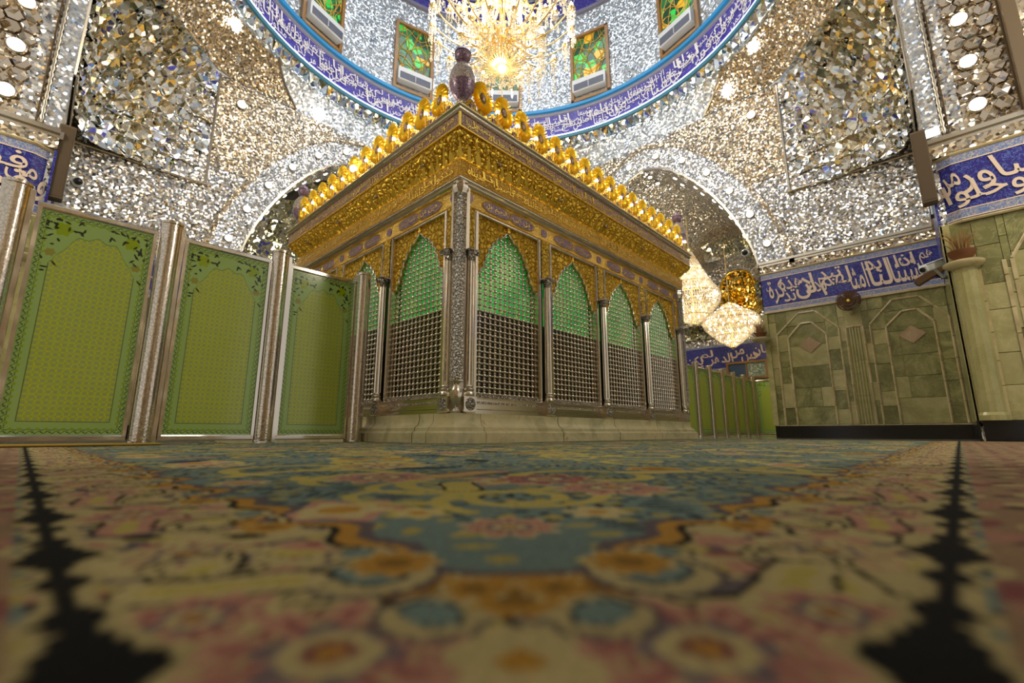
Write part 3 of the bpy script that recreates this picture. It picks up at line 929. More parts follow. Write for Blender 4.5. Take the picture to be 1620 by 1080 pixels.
# ---- corner squinches of stalactite mirror work
def squinch(name, K, e1, e2, s=2.6):
    """K corner point, e1/e2 unit vectors along the walls away from the corner"""
    root = empty(name, (K[0], K[1], 6.3), kind='structure')
    K = Vector((K[0], K[1])); e1 = Vector(e1); e2 = Vector(e2)
    A, B = K + e1*s, K + e2*s
    mid = (A+B)/2
    z0, z1, T, N = 6.35, ZT + .25, 8, 13
    def plan(u, t):
        c = K.lerp(mid, min(1, t)**1.4)
        c = c + (K-mid)*(-.0)
        p = A*(1-u)**2 + c*2*u*(1-u) + B*u*u
        if t < .98:
            # square the corner at the bottom
            sq = A.lerp(K, min(1, 2*u)) if u < .5 else K.lerp(B, 2*u-1)
            p = p.lerp(sq, (1-t)*.6)
        return p
    for k in range(T):
        t0, t1 = k/T, (k+1)/T
        za, zb = z0 + (z1-z0)*t0, z0 + (z1-z0)*t1
        for i in range(N):
            off = .5/N if k % 2 else 0
            ua, ub = i/N + off, (i+1)/N + off
            if ub > 1.001: continue
            um = (ua+ub)/2
            out = (K - mid).normalized()
            pa, pb = plan(ua, t0*.75), plan(ub, t0*.75); qa, qb = plan(ua, t1*.75+.25*t1), plan(ub, t1*.75+.25*t1)
            pm = plan(um, (t0+t1)/2*.8) + out*rng.uniform(.05, .22)
            qm = plan(um, t1) - out*.02
            j = lambda: rng.uniform(-.05, .05)
            vs = [(*pa, za), (*pb, za), (*qb, zb), (*qa, zb), (pm.x+j(), pm.y+j(), (za+zb)/2+j()), (qm.x, qm.y, zb+.17), (*((pa+pb)/2 - out*.10), za-.08)]
            fs = [(0, 4, 6), (6, 4, 1), (1, 2, 4), (2, 5, 4), (5, 3, 4), (3, 0, 4)]
            mm = MB(); mm.add(vs, fs); mm.build('mirror_cell', FACET, root, fix=False)
    # backing
    bk = MB(); bk.grid([[(*(plan(u, t) + (K-mid).normalized()*.35), z0 + (z1-z0)*t) for u in np.linspace(0, 1, 13)] for t in np.linspace(0, 1, 7)])
    bk.build('mirror_backing', MIRROR_WARM, root, fix=False)
    # edge moulding on both walls
    for P0, sg in ((A, 1), (B, -1)):
        bk = MB(); bk.tube([(P0.x, P0.y, z0-.02), (P0.x, P0.y, ZT)], .035, 6); bk.build('edge_moulding', SILVER_DARK, root)
    bk = MB(); q = (K-mid).normalized()*(-.06); bk.tube([(A.x+q.x, A.y+q.y, z0-.03), (K.x+q.x*1.4, K.y+q.y*1.4, z0-.03), (B.x+q.x, B.y+q.y, z0-.03)], .03, 6); bk.build('edge_moulding', SILVER, root)
squinch('wall_squinch_right', (WX, NY), (0, 1), (-1, 0))
squinch('wall_squinch_left', (NX, WY), (1, 0), (0, -1))

# ---- transition from the square (with cut corners) to the ring
RR, ZR = 6.6, 10.86
m = MB(); rows = []
NPH = 144
def base_r(ph):
    c, s_ = abs(math.cos(ph)), abs(math.sin(ph))
    return min(HALF/max(c, s_), 10.7/(c+s_))
for t in np.linspace(0, 1, 7):
    row = []
    for i in range(NPH+1):
        ph = 2*PI*i/NPH
        r = base_r(ph)*(1-t) + (RR+.03)*t
        z = ZT + (ZR-.42-ZT)*t**.85
        row.append((DC[0]+r*math.cos(ph), DC[1]+r*math.sin(ph), z))
    rows.append(row)
m.grid(rows)
pend = m.build('ceiling_pendentive', MIRROR_COOL, fix=False); tag(pend, kind='structure')
# dark ribs dividing the pendentives
for cphi in (-45, 135):
    for dlt in (-19, 19):
        ph = math.radians(cphi+dlt); pth = []
        for t in np.linspace(0, 1, 9):
            pp = ph + math.radians(dlt)*.45*(1-t)
            r = base_r(pp)*(1-t) + (RR+.03)*t - .03
            pth.append((DC[0]+r*math.cos(pp), DC[1]+r*math.sin(pp), ZT + (ZR-.42-ZT)*t**.85))
        mm = MB(); mm.tube(pth, .03, 5); mm.build('rib', SILVER_DARK, pend)
# spandrel fields of the pendentives; the warm tint paints in a brown reflection
for cphi in (-45, 135):
    mm = MB(); rows = []
    for t in np.linspace(0, .92, 6):
        row = []
        for i in range(15):
            dd = -19*(1+.45*(1-t)) + 38*(1+.45*(1-t))*i/14
            pp = math.radians(cphi + dd)
            r = base_r(pp)*(1-t) + (RR+.03)*t - .02
            row.append((DC[0]+r*math.cos(pp), DC[1]+r*math.sin(pp), ZT + (ZR-.42-ZT)*t**.85))
        rows.append(row)
    mm.grid(rows); mm.build('mirror_field', MIRROR_WARM, pend, fix=False)
# row of small stalactite cells just under the ring
cm = MB(); cm.add([(-.16, 0, 0), (.16, 0, 0), (.16, -.06, .40), (-.16, -.06, .40), (0, .10, .14), (0, -.02, -.14)], [(0, 5, 4), (5, 1, 4), (1, 2, 4), (2, 3, 4), (3, 0, 4)])
CELL = cm.mesh('mirror_cell', fix=False)
for i in range(126):
    ph = 2*PI*i/126; dg = math.degrees(ph)
    if not (dg < 150 or dg > 300): continue
    M = Matrix.Translation(Vector((DC[0]+(RR+.02)*math.cos(ph), DC[1]+(RR+.02)*math.sin(ph), ZR-.42))) @ Matrix.Rotation(ph-PI/2, 4, 'Z')
    place('mirror_cell', CELL, FACET, pend, M)

# ---- ring: trims, led strip, tile band with lettering
def ring(name, prof, mat, parent=None, n=144, kind=None):
    mm = MB(); mm.grid([[(DC[0]+r*math.cos(2*PI*i/n), DC[1]+r*math.sin(2*PI*i/n), z) for i in range(n+1)] for r, z in prof])
    me = mm.mesh(name, 40, fix=False); return place(name, me, mat, parent, kind=kind)
rg = empty('trim_1', (DC[0], DC[1], ZR), kind='structure')
ring('ring_soffit', [(RR+.05, ZR-.03), (RR-.10, ZR-.03), (RR-.10, ZR+.09), (RR-.04, ZR+.10)], STEEL_BLUE, rg)
ring('led_strip', [(RR-.05, ZR+.10), (RR-.085, ZR+.105), (RR-.085, ZR+.145), (RR-.02, ZR+.15)], LED, rg)
ring('tile_ground', [(RR-.01, ZR+.15), (RR-.01, ZR+1.02)], TILE_DOME, rg)
ring('grey_trim', [(RR-.02, ZR+1.02), (RR-.05, ZR+1.03), (RR-.05, ZR+1.14), (RR, ZR+1.15)], GREY_TRIM, rg)
ring('blue_trim', [(RR-.04, ZR+1.15), (RR-.12, ZR+1.17), (RR-.12, ZR+1.29), (RR, ZR+1.30)], SKY_TRIM, rg)
def ring_text(z0, z1, th_left, th_right, word, bold, parent, rad, start=0):
    mm = MB(); L = rad*math.radians(th_left-th_right)
    def fn(x, z, e):
        th = math.radians(th_left) - x/rad
        return (DC[0]+(rad-e)*math.cos(th), DC[1]+(rad-e)*math.sin(th), z)
    running_text(mm, L, z0, z1, fn, word, start, bold, .42, 1)
    mm.build('lettering', LETTER_DOME, parent, fix=False)
ring_text(ZR+.22, ZR+.70, 132, -42, .46, .006, rg, RR-.02, 0)
ring_text(ZR+.48, ZR+.99, 131, -42, .46, .006, rg, RR-.035, 7)
ring_text(ZR+.24, ZR+.96, 131, -42, .95, -.008, rg, RR-.05, 12)
drum = ring('wall_drum', [(RR, ZR+1.2), (RR, 16.1)], MIRROR_COOL, kind='structure')
rg2 = empty('trim_2', (DC[0], DC[1], 16.0), kind='structure')
ring('grey_trim', [(RR, 16.0), (RR-.1, 16.02), (RR-.1, 16.15), (RR, 16.16)], GREY_TRIM, rg2)
ring('tile_ground', [(RR-.02, 16.15), (RR-.02, 17.2)], TILE_DOME, rg2)
ring_text(16.25, 17.1, 110, -10, .8, .0, rg2, RR-.03, 3)
ring('ceiling', [(RR*math.cos(a), 17.2 + RR*.9*math.sin(a)) for a in np.linspace(0, 1.5, 10)], MIRROR_COOL, kind='structure')

# ---- drum windows with air units
def wmeshes():
    fr = MB(); w, z0, z1 = .74, 12.15, 15.0
    for a, b in (((-w, -.12, z0), (-w+.11, .06, z1)), ((w-.11, -.12, z0), (w, .06, z1)), ((-w, -.12, z1-.11), (w, .06, z1)), ((-w, -.12, z0), (w, .06, z0+.12)), ((-w+.1, -.08, 12.95), (w-.1, .04, 13.02))): fr.bbox(a, b, .015)
    pn = MB(); pn.box((-w+.1, -.02, 13.0), (w-.1, .02, z1-.1))
    tr = MB(); q = random.Random(3)
    for k in range(9):
        x = -.6 + k*.15; ph = q.uniform(0, 6); am = q.uniform(.08, .2)
        tr.tube([(max(-.62, min(.62, x + am*math.sin(ph + t*7))), -.04, 13.0 + t*1.9) for t in np.linspace(0, 1, 15)], .016, 4)
    for k in range(6):
        z = 13.15 + k*.3; ph = q.uniform(0, 6)
        tr.tube([(x, -.04, min(14.88, max(13.02, z + .16*math.sin(ph + x*6)))) for x in np.linspace(-.62, .62, 12)], .016, 4)
    ac = MB(); ac.bbox((-.62, -.30, 12.42), (.62, -.0, 12.94), .03)
    gr = MB(); gr.box((-.56, -.315, 12.46), (.56, -.30, 12.72))
    sl = MB(); sl.box((-.56, -.33, 0), (.56, -.312, .018))
    dv = MB(); dv.box((-.01, -.335, 12.46), (.01, -.31, 12.72))
    return [x.mesh(n) for x, n in ((fr, 'window_frame'), (pn, 'pane'), (tr, 'tracery'), (ac, 'housing'), (gr, 'grille'), (sl, 'slat'), (dv, 'divider'))]
WF, WP, WT, WA, WG, WS, WD = wmeshes()
wlab = {15: 'right of the big chandelier', 45: 'straight behind the big chandelier', 75: 'left of the big chandelier', 105: 'at the upper left of the blue ring', -15: 'at the upper right of the blue ring'}
for k, dg in enumerate((15, 45, 75, 105, -15)):
    th = math.radians(dg)
    M = Matrix.Translation(Vector((DC[0]+(RR-.05)*math.cos(th), DC[1]+(RR-.05)*math.sin(th), 0))) @ Matrix.Rotation(th-PI/2, 4, 'Z')
    w = empty('window_%d' % (k+2), M @ Vector((0, 0, 12.15)), kind='structure')
    place('window_frame', WF, WOOD, w, M); place('pane', WP, STAINED, w, M); place('tracery', WT, GOLD_PALE, w, M)
    a = empty('air_conditioner', M @ Vector((0, -.1, 12.42)), 'white air unit below the green window ' + wlab[dg], 'air conditioner', 'air units under the drum windows')
    place('housing', WA, WHITE_PL, a, M); place('grille', WG, GREY_PL, a, M); place('divider', WD, WHITE_PL, a, M)
    for j in range(4): place('slat', WS, GREY_PL, a, M @ Matrix.Translation(Vector((0, 0, 12.49 + j*.06))))
    lt = MB(); lt.box((-.55, -.14, 12.955), (.55, -.09, 13.0)); lt.build('led_tube', LED, w, M)

# star and round lamps on the pendentives and corner fields
def on_pend(ph_deg, t):
    ph = math.radians(ph_deg); r = base_r(ph)*(1-t) + (RR+.03)*t - .06
    p = Vector((DC[0]+r*math.cos(ph), DC[1]+r*math.sin(ph), ZT + (ZR-.42-ZT)*t**.85))
    return p, Vector((-math.cos(ph), -math.sin(ph), -.45)).normalized()
for lab, ph, t in (('star-shaped white lamp below the blue ring above the right arch', -24, .30), ('star-shaped white lamp at the top right under the blue ring', -34, .75),
                   ('star-shaped white lamp below the blue ring above the left arch', 102, .22), ('star-shaped white lamp at the top left under the blue ring', 127, .75)):
    p, n = on_pend(ph, t); star_lamp(p, n, lab, 'star lamps under the ring')
disc_lamp((WX-.02, -.72, 8.95), (-1, 0, 0), 'round white lamp on the warm mirror field above the right arch shoulder', 'spandrel lamps')
disc_lamp((-.14, WY-.02, 8.95), (0, -1, 0), 'round white lamp on the warm mirror field above the left arch shoulder', 'spandrel lamps')
for M, wl in ((M_R, wall_right), (M_L, wall_left)):         # spandrel fields beside the arches, brown reflection put into the tint
    for s in (-1, 1):
        ins = arch_pts(28, .88)
        pts = [p for p in ins if s*p.x > .75 and p.y > 6.9]
        if s < 0: pts = pts[::-1]
        m = MB(); n = len(pts)
        xs = s*4.02
        m.add([(p.x, -.012, p.y) for p in pts] + [(s*max(abs(p.x), .8 + (abs(pts[0].x)-abs(p.x))*.0), -.012, 9.55) for p in pts] + [(xs, -.012, 6.9), (xs, -.012, 9.55)],
              [(i, i+1, n+i+1, n+i) for i in range(n-1)])
        far = max(range(n), key=lambda i: abs(pts[i].x))
        m.add([(pts[far].x, -.012, 6.9), (xs, -.012, 6.9), (xs, -.012, 9.55), (pts[far].x, -.012, 9.55)], [(0, 1, 2, 3)])
        m.build('mirror_field', MIRROR_WARM, wl, M, fix=False)
# ================================================================== THE SHRINE
SX, SY, SH = 6.7, 5.3, 4.0
shrine = empty('shrine', (SX/2, SY/2, 0), 'gold and silver tomb shrine with latticed arched windows and gilded cornice', 'shrine')
F_R = Matrix()                                                                    # right face: u along X, depth along Y
F_L = Matrix.Translation(Vector((0, SY, 0))) @ Matrix.Rotation(-PI/2, 4, 'Z')     # left face: u runs from far to near
COL0 = .42
FACES = ((F_R, SX, 4), (F_L, SY, 3))

# marble base in blocks
BP = [(.12, 0), (.12, .125), (.135, .14), (.155, .148), (.155, .185), (.17, .20), (.195, .215), (.215, .25), (.22, .30), (.215, .345)]
def block(M, ua, ub, mitre_a=False, mitre_b=False):
    m = MB(); vs = []
    n = len(BP)
    for i, (d, z) in enumerate(BP): vs.append((d if mitre_a else ua, d, z))
    for i, (d, z) in enumerate(BP): vs.append((ub, d, z))
    fs = [(i, i+1, n+i+1, n+i) for i in range(n-1)]
    b = len(vs)
    vs += [((.6 if mitre_a else ua), .6, 0), ((.6 if mitre_a else ua), .6, .345), (ub, .6, 0), (ub, .6, .345)]
    fs += [(n-1, b+1, b+3, 2*n-1), tuple(range(n)) + (b+1, b), tuple(range(n, 2*n)) + (b+3, b+2)]
    m.add(vs, fs)
    return m
g = .008
def corner_block(lim, name='marble_block'):
    m = MB(); n = len(BP); vs = []; fs = []
    for d, z in BP: vs.append((lim, d, z))
    for d, z in BP: vs.append((d, d, z))
    for d, z in BP: vs.append((d, lim, z))
    for k in range(2):
        fs += [(k*n+i, k*n+i+1, (k+1)*n+i+1, (k+1)*n+i) for i in range(n-1)]
    b = len(vs); vs += [(lim, .6, .345), (.6, .6, .345), (.6, lim, .345), (lim, .6, 0), (.6, lim, 0)]
    fs += [(n-1, b, b+1, 2*n-1), (2*n-1, b+1, b+2, 3*n-1), tuple(range(n)) + (b, b+3), tuple(range(2*n, 3*n)) + (b+2, b+4)]
    return m.add(vs, fs).mesh(name, 30)
CB = corner_block(.60)
place('marble_block', CB, MARBLE, shrine)
place('marble_block', CB, MARBLE, shrine, Matrix.Translation(Vector((SX, 0, 0))) @ Matrix.Rotation(PI/2, 4, 'Z'))
place('marble_block', CB, MARBLE, shrine, Matrix.Translation(Vector((SX, SY, 0))) @ Matrix.Rotation(PI, 4, 'Z'))
place('marble_block', CB, MARBLE, shrine, Matrix.Translation(Vector((0, SY, 0))) @ Matrix.Rotation(-PI/2, 4, 'Z'))
for M, L, cuts in ((F_R, SX, (.60, 2.05, 3.52, 4.98, 6.10)), (F_L, SY, (.60, 1.95, 3.40, 4.42, 4.70)),
                   (Matrix.Translation(Vector((SX, SY, 0))) @ Matrix.Rotation(PI, 4, 'Z'), SX, (.60, 2.4, 4.3, 6.10)), (Matrix.Translation(Vector((SX, 0, 0))) @ Matrix.Rotation(PI/2, 4, 'Z'), SY, (.60, 2.6, 4.70))):
    for a, b in zip(cuts[:-1], cuts[1:]):
        place('marble_block', block(M, a+g, b-g).mesh('marble_block', 30), MARBLE, shrine, M)

# silver plinth mouldings between base and windows
m = MB(); m.loop([(.24, .345), (.24, .365), (.27, .372), (.27, .39), (.255, .40), (.255, .425), (.285, .432), (.285, .455), (.275, .465), (.275, .49), (.30, .498), (.30, .52), (.285, .53), (.285, .548), (.335, .55)], SX, SY)
m.build('silver_plinth', SILVER, shrine, smooth=25)
m = MB(); m.loop([(.275, .466), (.272, .468), (.272, .488), (.275, .489)], SX, SY); m.build('beaded_strip', SILVER_REL, shrine)
# dark inner core so that nothing shows through
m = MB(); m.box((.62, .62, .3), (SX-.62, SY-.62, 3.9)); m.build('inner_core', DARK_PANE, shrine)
# walls of the two faces turned away
m = MB(); m.box((SX-.40, .45, .5), (SX-.36, SY-.45, 2.95)); m.box((.45, SY-.40, .5), (SX-.45, SY-.36, 2.95)); m.build('far_panelling', GOLD_REL, shrine)

# frieze and cornice, from the windows up
m = MB(); m.loop([(.33, 2.90), (.30, 2.90), (.30, 2.915), (.285, 2.92), (.285, 3.13)], SX, SY); m.build('frieze', GOLD_PALE, shrine)
m = MB(); m.loop([(.285, 3.125), (.24, 3.13), (.225, 3.145), (.235, 3.16), (.205, 3.17), (.19, 3.185), (.19, 3.20), (.205, 3.205)], SX, SY); m.build('silver_moulding', SILVER, shrine, smooth=25)
m = MB(); m.loop([(.205, 3.205), (.19, 3.215), (.185, 3.42), (.20, 3.435)], SX, SY); m.build('gold_inscription_band', GOLD_GROUND, shrine)
# high relief cove on four sides (displaced strips)
def cove(L, name):
    nu = int((L)/.022); prof = [(.20, 3.435), (.215, 3.455), (.215, 3.48), (.20, 3.51), (.175, 3.54), (.145, 3.57), (.112, 3.60), (.082, 3.63), (.060, 3.66), (.050, 3.69), (.055, 3.715)]
    S = np.linspace(0, 1, nu); rows_x, rows_y, rows_z = [], [], []
    for k, (d, z) in enumerate(prof):
        t = k/(len(prof)-1); amp = .040*math.sin(PI*min(1, t+.04))**.35
        u0 = S*L
        leaf = np.abs(np.sin(PI*u0/.155 + .5*np.sin(u0*9)))*(.80+.20*np.cos(2*PI*(t*2.4 + .25*np.sin(u0*13))))
        curl = .5*np.sin(u0*41 + 9*t + 2*np.sin(u0*7)) * np.sin(PI*t*2.5)
        fine = np.sin(u0*83 + 14*t)*np.sin(t*19 + u0*11)
        disp = amp*(leaf*1.15 + curl*.5 + fine*.28 - .40)
        dd = d - disp; u = d + S*(L-2*d)
        rows_x.append(u); rows_y.append(dd); rows_z.append(np.full(nu, z) - disp*.35)
    return grid_mesh(name, np.array(rows_x), np.array(rows_y), np.array(rows_z))
for M, L in ((F_R, SX), (F_L, SY)):
    me = cove(L, 'gold_cove'); me.polygons.foreach_set('use_smooth', [True]*len(me.polygons))
    place('gold_cove', me, GOLD_REL, shrine, M)
m = MB(); m.loop([(.20, 3.435), (.21, 3.48), (.13, 3.59), (.06, 3.67), (.055, 3.715)], SX, SY); m.build('cove_backing', GOLD, shrine)
# small grey medallions on the cove
med = MB(); med.ball((0, 0, 0), 1, 10, 6); 
MED = med.mesh('cove_medallion', 60)
for M, L in ((F_R, SX), (F_L, SY)):
    k = 5 if L > 6 else 4
    for i in range(k):
        u = L*(i+.62)/(k+.25) if M is F_R else L - L*(i+.72)/(k+.45)
        place('cove_medallion', MED, SILVER_REL, shrine, M @ Matrix.Translation(Vector((u, .115, 3.585))) @ Matrix.Rotation(-.8, 4, 'X') @ Matrix.Diagonal((.042, .022, .07, 1)))
m = MB(); m.loop([(.055, 3.715), (.035, 3.72), (.035, 3.735), (.045, 3.738), (.045, 3.915), (.035, 3.918), (.035, 3.925)], SX, SY); m.build('enamel_band', ENAMEL, shrine)
m = MB(); m.loop([(.05, 3.715), (.025, 3.718), (.025, 3.732), (.045, 3.735)], SX, SY); m.build('gold_edge', GOLD, shrine)
m = MB(); m.loop([(.045, 3.92), (.03, 3.925), (.015, 3.94), (.018, 3.955), (.03, 3.962), (.03, 3.972), (.008, 3.985), (0, 3.99), (0, 4.0), (.30, 4.0), (.30, 3.9)], SX, SY); m.build('silver_cornice', SILVER, shrine, smooth=25)
m = MB(); m.box((.25, .25, 3.9), (SX-.25, SY-.25, 3.995)); m.build('roof_slab', GOLD_PALE, shrine)
for c in ((.04, .04),):
    m = MB(); m.box((.035, .035, 3.73), (.058, .058, 3.92)); m.build('gold_corner_bead', GOLD, shrine)

# gold lettering on the bands
for M, L, st in ((F_R, SX, 0), (F_L, SY, 9)):
    m = MB(); running_text(m, L-.3, 3.755, 3.90, lambda x, z, e: (x+.15, .040-e, z), .30, st, .008, .35, 1); m.build('lettering', GOLD, shrine, M, kind='stuff', fix=False)
    m = MB(); running_text(m, L-.6, 3.24, 3.40, lambda x, z, e: (x+.3, .181-(z-3.215)*.02-e, z), .32, st+5, .008, .35, 1); m.build('lettering', GOLD, shrine, M, kind='stuff', fix=False)

# shared bay meshes (local x centred on the bay, y = depth from the cornice edge, z up)
BW = 1.17/2
Z0, Z1 = .56, 2.86                                 # grille
def lobed_arch(n=96):
    """half outline of the cusped window arch: list of (x,z) from the foot to the apex"""
    foot, apex = 2.02, 2.80
    base = [(BW-.005, foot), (.51, 2.09), (.45, 2.18), (.405, 2.28), (.36, 2.40), (.30, 2.50), (.22, 2.59), (.135, 2.67), (.06, 2.735), (.0, apex)]
    pts = []
    for i in range(len(base)-1):
        (xa, za), (xb, zb) = base[i], base[i+1]
        L = math.hypot(xb-xa, zb-za); nx, nz = (zb-za)/L, -(xb-xa)/L     # outward (away from opening)
        for k in range(8):
            t = k/8; b = math.sin(PI*t)*min(.030, L*.26) if i < 7 else 0
            pts.append((xa+(xb-xa)*t + nx*b, za+(zb-za)*t + nz*b))
    pts.append((0, apex))
    return pts
half = lobed_arch()
full = [(-x, z) for x, z in half] + [(x, z) for x, z in half[::-1][1:]]
def spandrel():
    m = MB(); n = len(full); top = 2.875; rows = 5
    for d, flip in ((.318, 0), (.35, 1)):
        pts = []
        for r in range(rows+1):
            pts.append([(x, d - (0 if flip else .012*math.sin(x*38+z*9)*math.sin(PI*r/rows)*math.cos(r*2.1+x*21)), z + (top-z)*r/rows) for x, z in full])
        m.grid(pts)
    m.add([(x, .318, z) for x, z in full] + [(x, .35, z) for x, z in full], [(i, i+1, n+i+1, n+i) for i in range(n-1)])
    return m.mesh('gold_spandrel', 50, fix=False)
SPAN = spandrel()
rm = MB(); rm.tube([(x, .312, z) for x, z in full], .012, 6); RIM = rm.mesh('arch_rim', 60)
kb = MB(); kb.lathe([(.004, 2.775), (.03, 2.79), (.034, 2.81), (.02, 2.83), (.03, 2.85), (.012, 2.868)], 8, (0, .31, 0)); KEY = kb.mesh('arch_finial', 40)
def grille():
    m = MB(); nx, nz = 13, 31
    px, pz = 2*BW/nx, (Z1-Z0)/nz
    s = MB(); s.ball((0, 0, 0), 1, 7, 4); sv = np.array(s.v); sf = s.f
    y = .372
    for j in range(nz):
        z = Z0 + (j+.5)*pz
        m.add([(-BW, y-.007, z-.007), (BW, y-.007, z-.007), (BW, y-.007, z+.007), (-BW, y-.007, z+.007), (-BW, y+.007, z-.007), (BW, y+.007, z-.007), (BW, y+.007, z+.007), (-BW, y+.007, z+.007)], [(0, 1, 2, 3), (3, 2, 6, 7), (4, 5, 1, 0)])
    for i in range(nx):
        x = -BW + (i+.5)*px
        m.add([(x-.011, y, Z0), (x, y-.013, Z0), (x+.011, y, Z0), (x-.011, y, Z1), (x, y-.013, Z1), (x+.011, y, Z1)], [(0, 1, 4, 3), (1, 2, 5, 4)])
        for j in range(nz):
            z = Z0 + (j+.5)*pz
            m.add(sv*np.array([.030, .030, .023]) + np.array([x, y, z]), sf)
            m.add([(x-.017, y-.012, z+pz*.5-.006), (x+.017, y-.012, z+pz*.5-.006), (x+.017, y-.012, z+pz*.5+.006), (x-.017, y-.012, z+pz*.5+.006)], [(0, 1, 2, 3)])
    return m.mesh('lattice_grille', 70, fix=False)
GRILLE = grille()
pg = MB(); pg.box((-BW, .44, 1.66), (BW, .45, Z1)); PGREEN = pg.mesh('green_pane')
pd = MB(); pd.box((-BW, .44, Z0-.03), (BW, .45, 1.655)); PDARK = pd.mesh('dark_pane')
def frame_meshes():
    out = []
    a = MB(); a.bbox((-.034, .275, Z0-.02), (.034, .38, 2.895), .012); a.bbox((-.018, .262, Z0-.02), (.018, .29, 2.895), .008); out.append(a.mesh('frame_post'))
    b = MB(); b.bbox((-BW-.03, .275, 2.862), (BW+.03, .35, 2.90), .01); out.append(b.mesh('frame_head'))
    c = MB(); c.bbox((-BW-.03, .27, .535), (BW+.03, .38, .575), .012); out.append(c.mesh('frame_sill'))
    return out
POST, HEAD, SILL = frame_meshes()
def column_meshes():
    n = 20
    sh = MB(); sh.lathe([(.052, .655), (.055, .66), (.052, 2.15), (.047, 2.17)], n, flute=lambda i: 1.0 if i % 2 else .86)
    bs = MB(); bs.lathe([(.07, .545), (.072, .555), (.072, .575), (.06, .59), (.068, .605), (.068, .62), (.054, .632), (.06, .645), (.053, .66)], n)
    cp = MB(); cp.lathe([(.048, 2.165), (.058, 2.172), (.05, 2.18), (.052, 2.20), (.06, 2.225), (.07, 2.25), (.09, 2.268), (.094, 2.275)], 16, flute=lambda i: 1.0 if i % 2 else .86)
    cp.bbox((-.092, -.092, 2.272), (.092, .092, 2.305), .012)
    for k in range(4):
        a = PI/4 + k*PI/2; cp.ball((.088*math.cos(a), .088*math.sin(a), 2.255), .024, 6, 4)
    pdm = MB(); pdm.bbox((-.095, -.06, .35), (.095, .10, .545), .012)
    rs = MB(); 
    for k in range(12):
        a = 2*PI*k/12; rs.ball((.045*math.cos(a), -.063, .447 + .045*math.sin(a)), .016, 6, 4)
    rs.ball((0, -.066, .447), .026, 8, 5); rs.tube([(.068*math.cos(2*PI*k/24), -.062, .447+.068*math.sin(2*PI*k/24)) for k in range(24)], .007, 5, closed=True)
    gp = MB(); gp.bbox((-.08, .0, 2.305), (.08, .06, 2.90), .012)
    return [sh.mesh('shaft', 25), bs.mesh('column_base', 40), cp.mesh('capital', 40), pdm.mesh('pedestal'), rs.mesh('rosette', 50), gp.mesh('gold_pilaster')]
SHAFT, CBASE, CAPITAL, PEDESTAL, ROSETTE, PILAST = column_meshes()
def cart(w, h):
    """pointed and lobed cartouche outline"""
    pts = []
    for i in range(40):
        a = 2*PI*i/40; c, s = math.cos(a), math.sin(a)
        x = math.copysign(abs(c)**.55, c)*w; z = math.copysign(abs(s)**.7, s)*h
        x *= 1 + .06*math.cos(4*a)
        pts.append((x, z))
    m = MB(); m.prism(pts, lambda a, b, d: (a, .277+d, b), .012); return m.mesh('cartouche')
CART, CART_S = cart(.235, .068), cart(.06, .06)
crim = MB(); crim.tube([(x, .276, z) for x, z in [(math.copysign(abs(math.cos(a))**.55, math.cos(a))*.245*(1+.06*math.cos(4*a)), math.copysign(abs(math.sin(a))**.7, math.sin(a))*.076) for a in [2*PI*i/40 for i in range(40)]]], .006, 4, closed=True)
CRIM = crim.mesh('cartouche_rim')
for M, L, nb in FACES:
    pitch = (L-2*COL0)/nb
    for k in range(nb+1):
        u = COL0 + k*pitch
        Mk = M @ Matrix.Translation(Vector((u, .235, 0)))
        c = place('column', SHAFT, SILVER, shrine, Mk)
        place('column_base', CBASE, SILVER, c, Mk); place('capital', CAPITAL, SILVER_REL, c, Mk)
        p = place('pedestal', PEDESTAL, SILVER, shrine, M @ Matrix.Translation(Vector((u, .25, 0)))); place('rosette', ROSETTE, SILVER_REL, p, M @ Matrix.Translation(Vector((u, .25, 0))))
        place('gold_pilaster', PILAST, GOLD_REL, shrine, M @ Matrix.Translation(Vector((u, .26, 0))))
        for s in (-1, 1):
            if (k == 0 and s < 0) or (k == nb and s > 0): continue
            place('frame_post', POST, SILVER, shrine, M @ Matrix.Translation(Vector((u + s*.125, 0, 0))))
    for k in range(nb):
        u = COL0 + (k+.5)*pitch
        Mk = M @ Matrix.Translation(Vector((u, 0, 0))) @ Matrix.Diagonal((pitch/1.465, 1, 1, 1))
        sp = place('gold_spandrel', SPAN, GOLD_REL, shrine, Mk); place('arch_rim', RIM, SILVER, sp, Mk); place('arch_finial', KEY, GOLD, sp, Mk)
        place('lattice_grille', GRILLE, SILVER, shrine, Mk, kind='stuff')
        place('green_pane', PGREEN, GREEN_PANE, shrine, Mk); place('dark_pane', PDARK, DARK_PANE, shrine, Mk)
        place('frame_head', HEAD, SILVER, shrine, Mk); place('frame_sill', SILL, SILVER_REL, shrine, Mk)
        for j, dx in enumerate((-.245, .245)):
            Mc = M @ Matrix.Translation(Vector((u+dx, 0, 3.022)))
            c = place('cartouche', CART, ENAMEL_BLUE, shrine, Mc); place('cartouche_rim', CRIM, GOLD, c, Mc)
            t = MB(); fit_text(t, VERSE[(k*2+j+3) % 12] + ' ' + VERSE[(k*2+j+4) % 12], -.19, .19, -.045, .045, lambda x, z, e: (x, .274-e, z), 0, .1, 1); t.build('lettering', GOLD, c, Mc, kind='stuff', fix=False)
    for k in range(nb+1):
        u = COL0 + k*pitch
        place('small_cartouche', CART_S, ENAMEL_BLUE, shrine, M @ Matrix.Translation(Vector((u, 0, 3.022))))

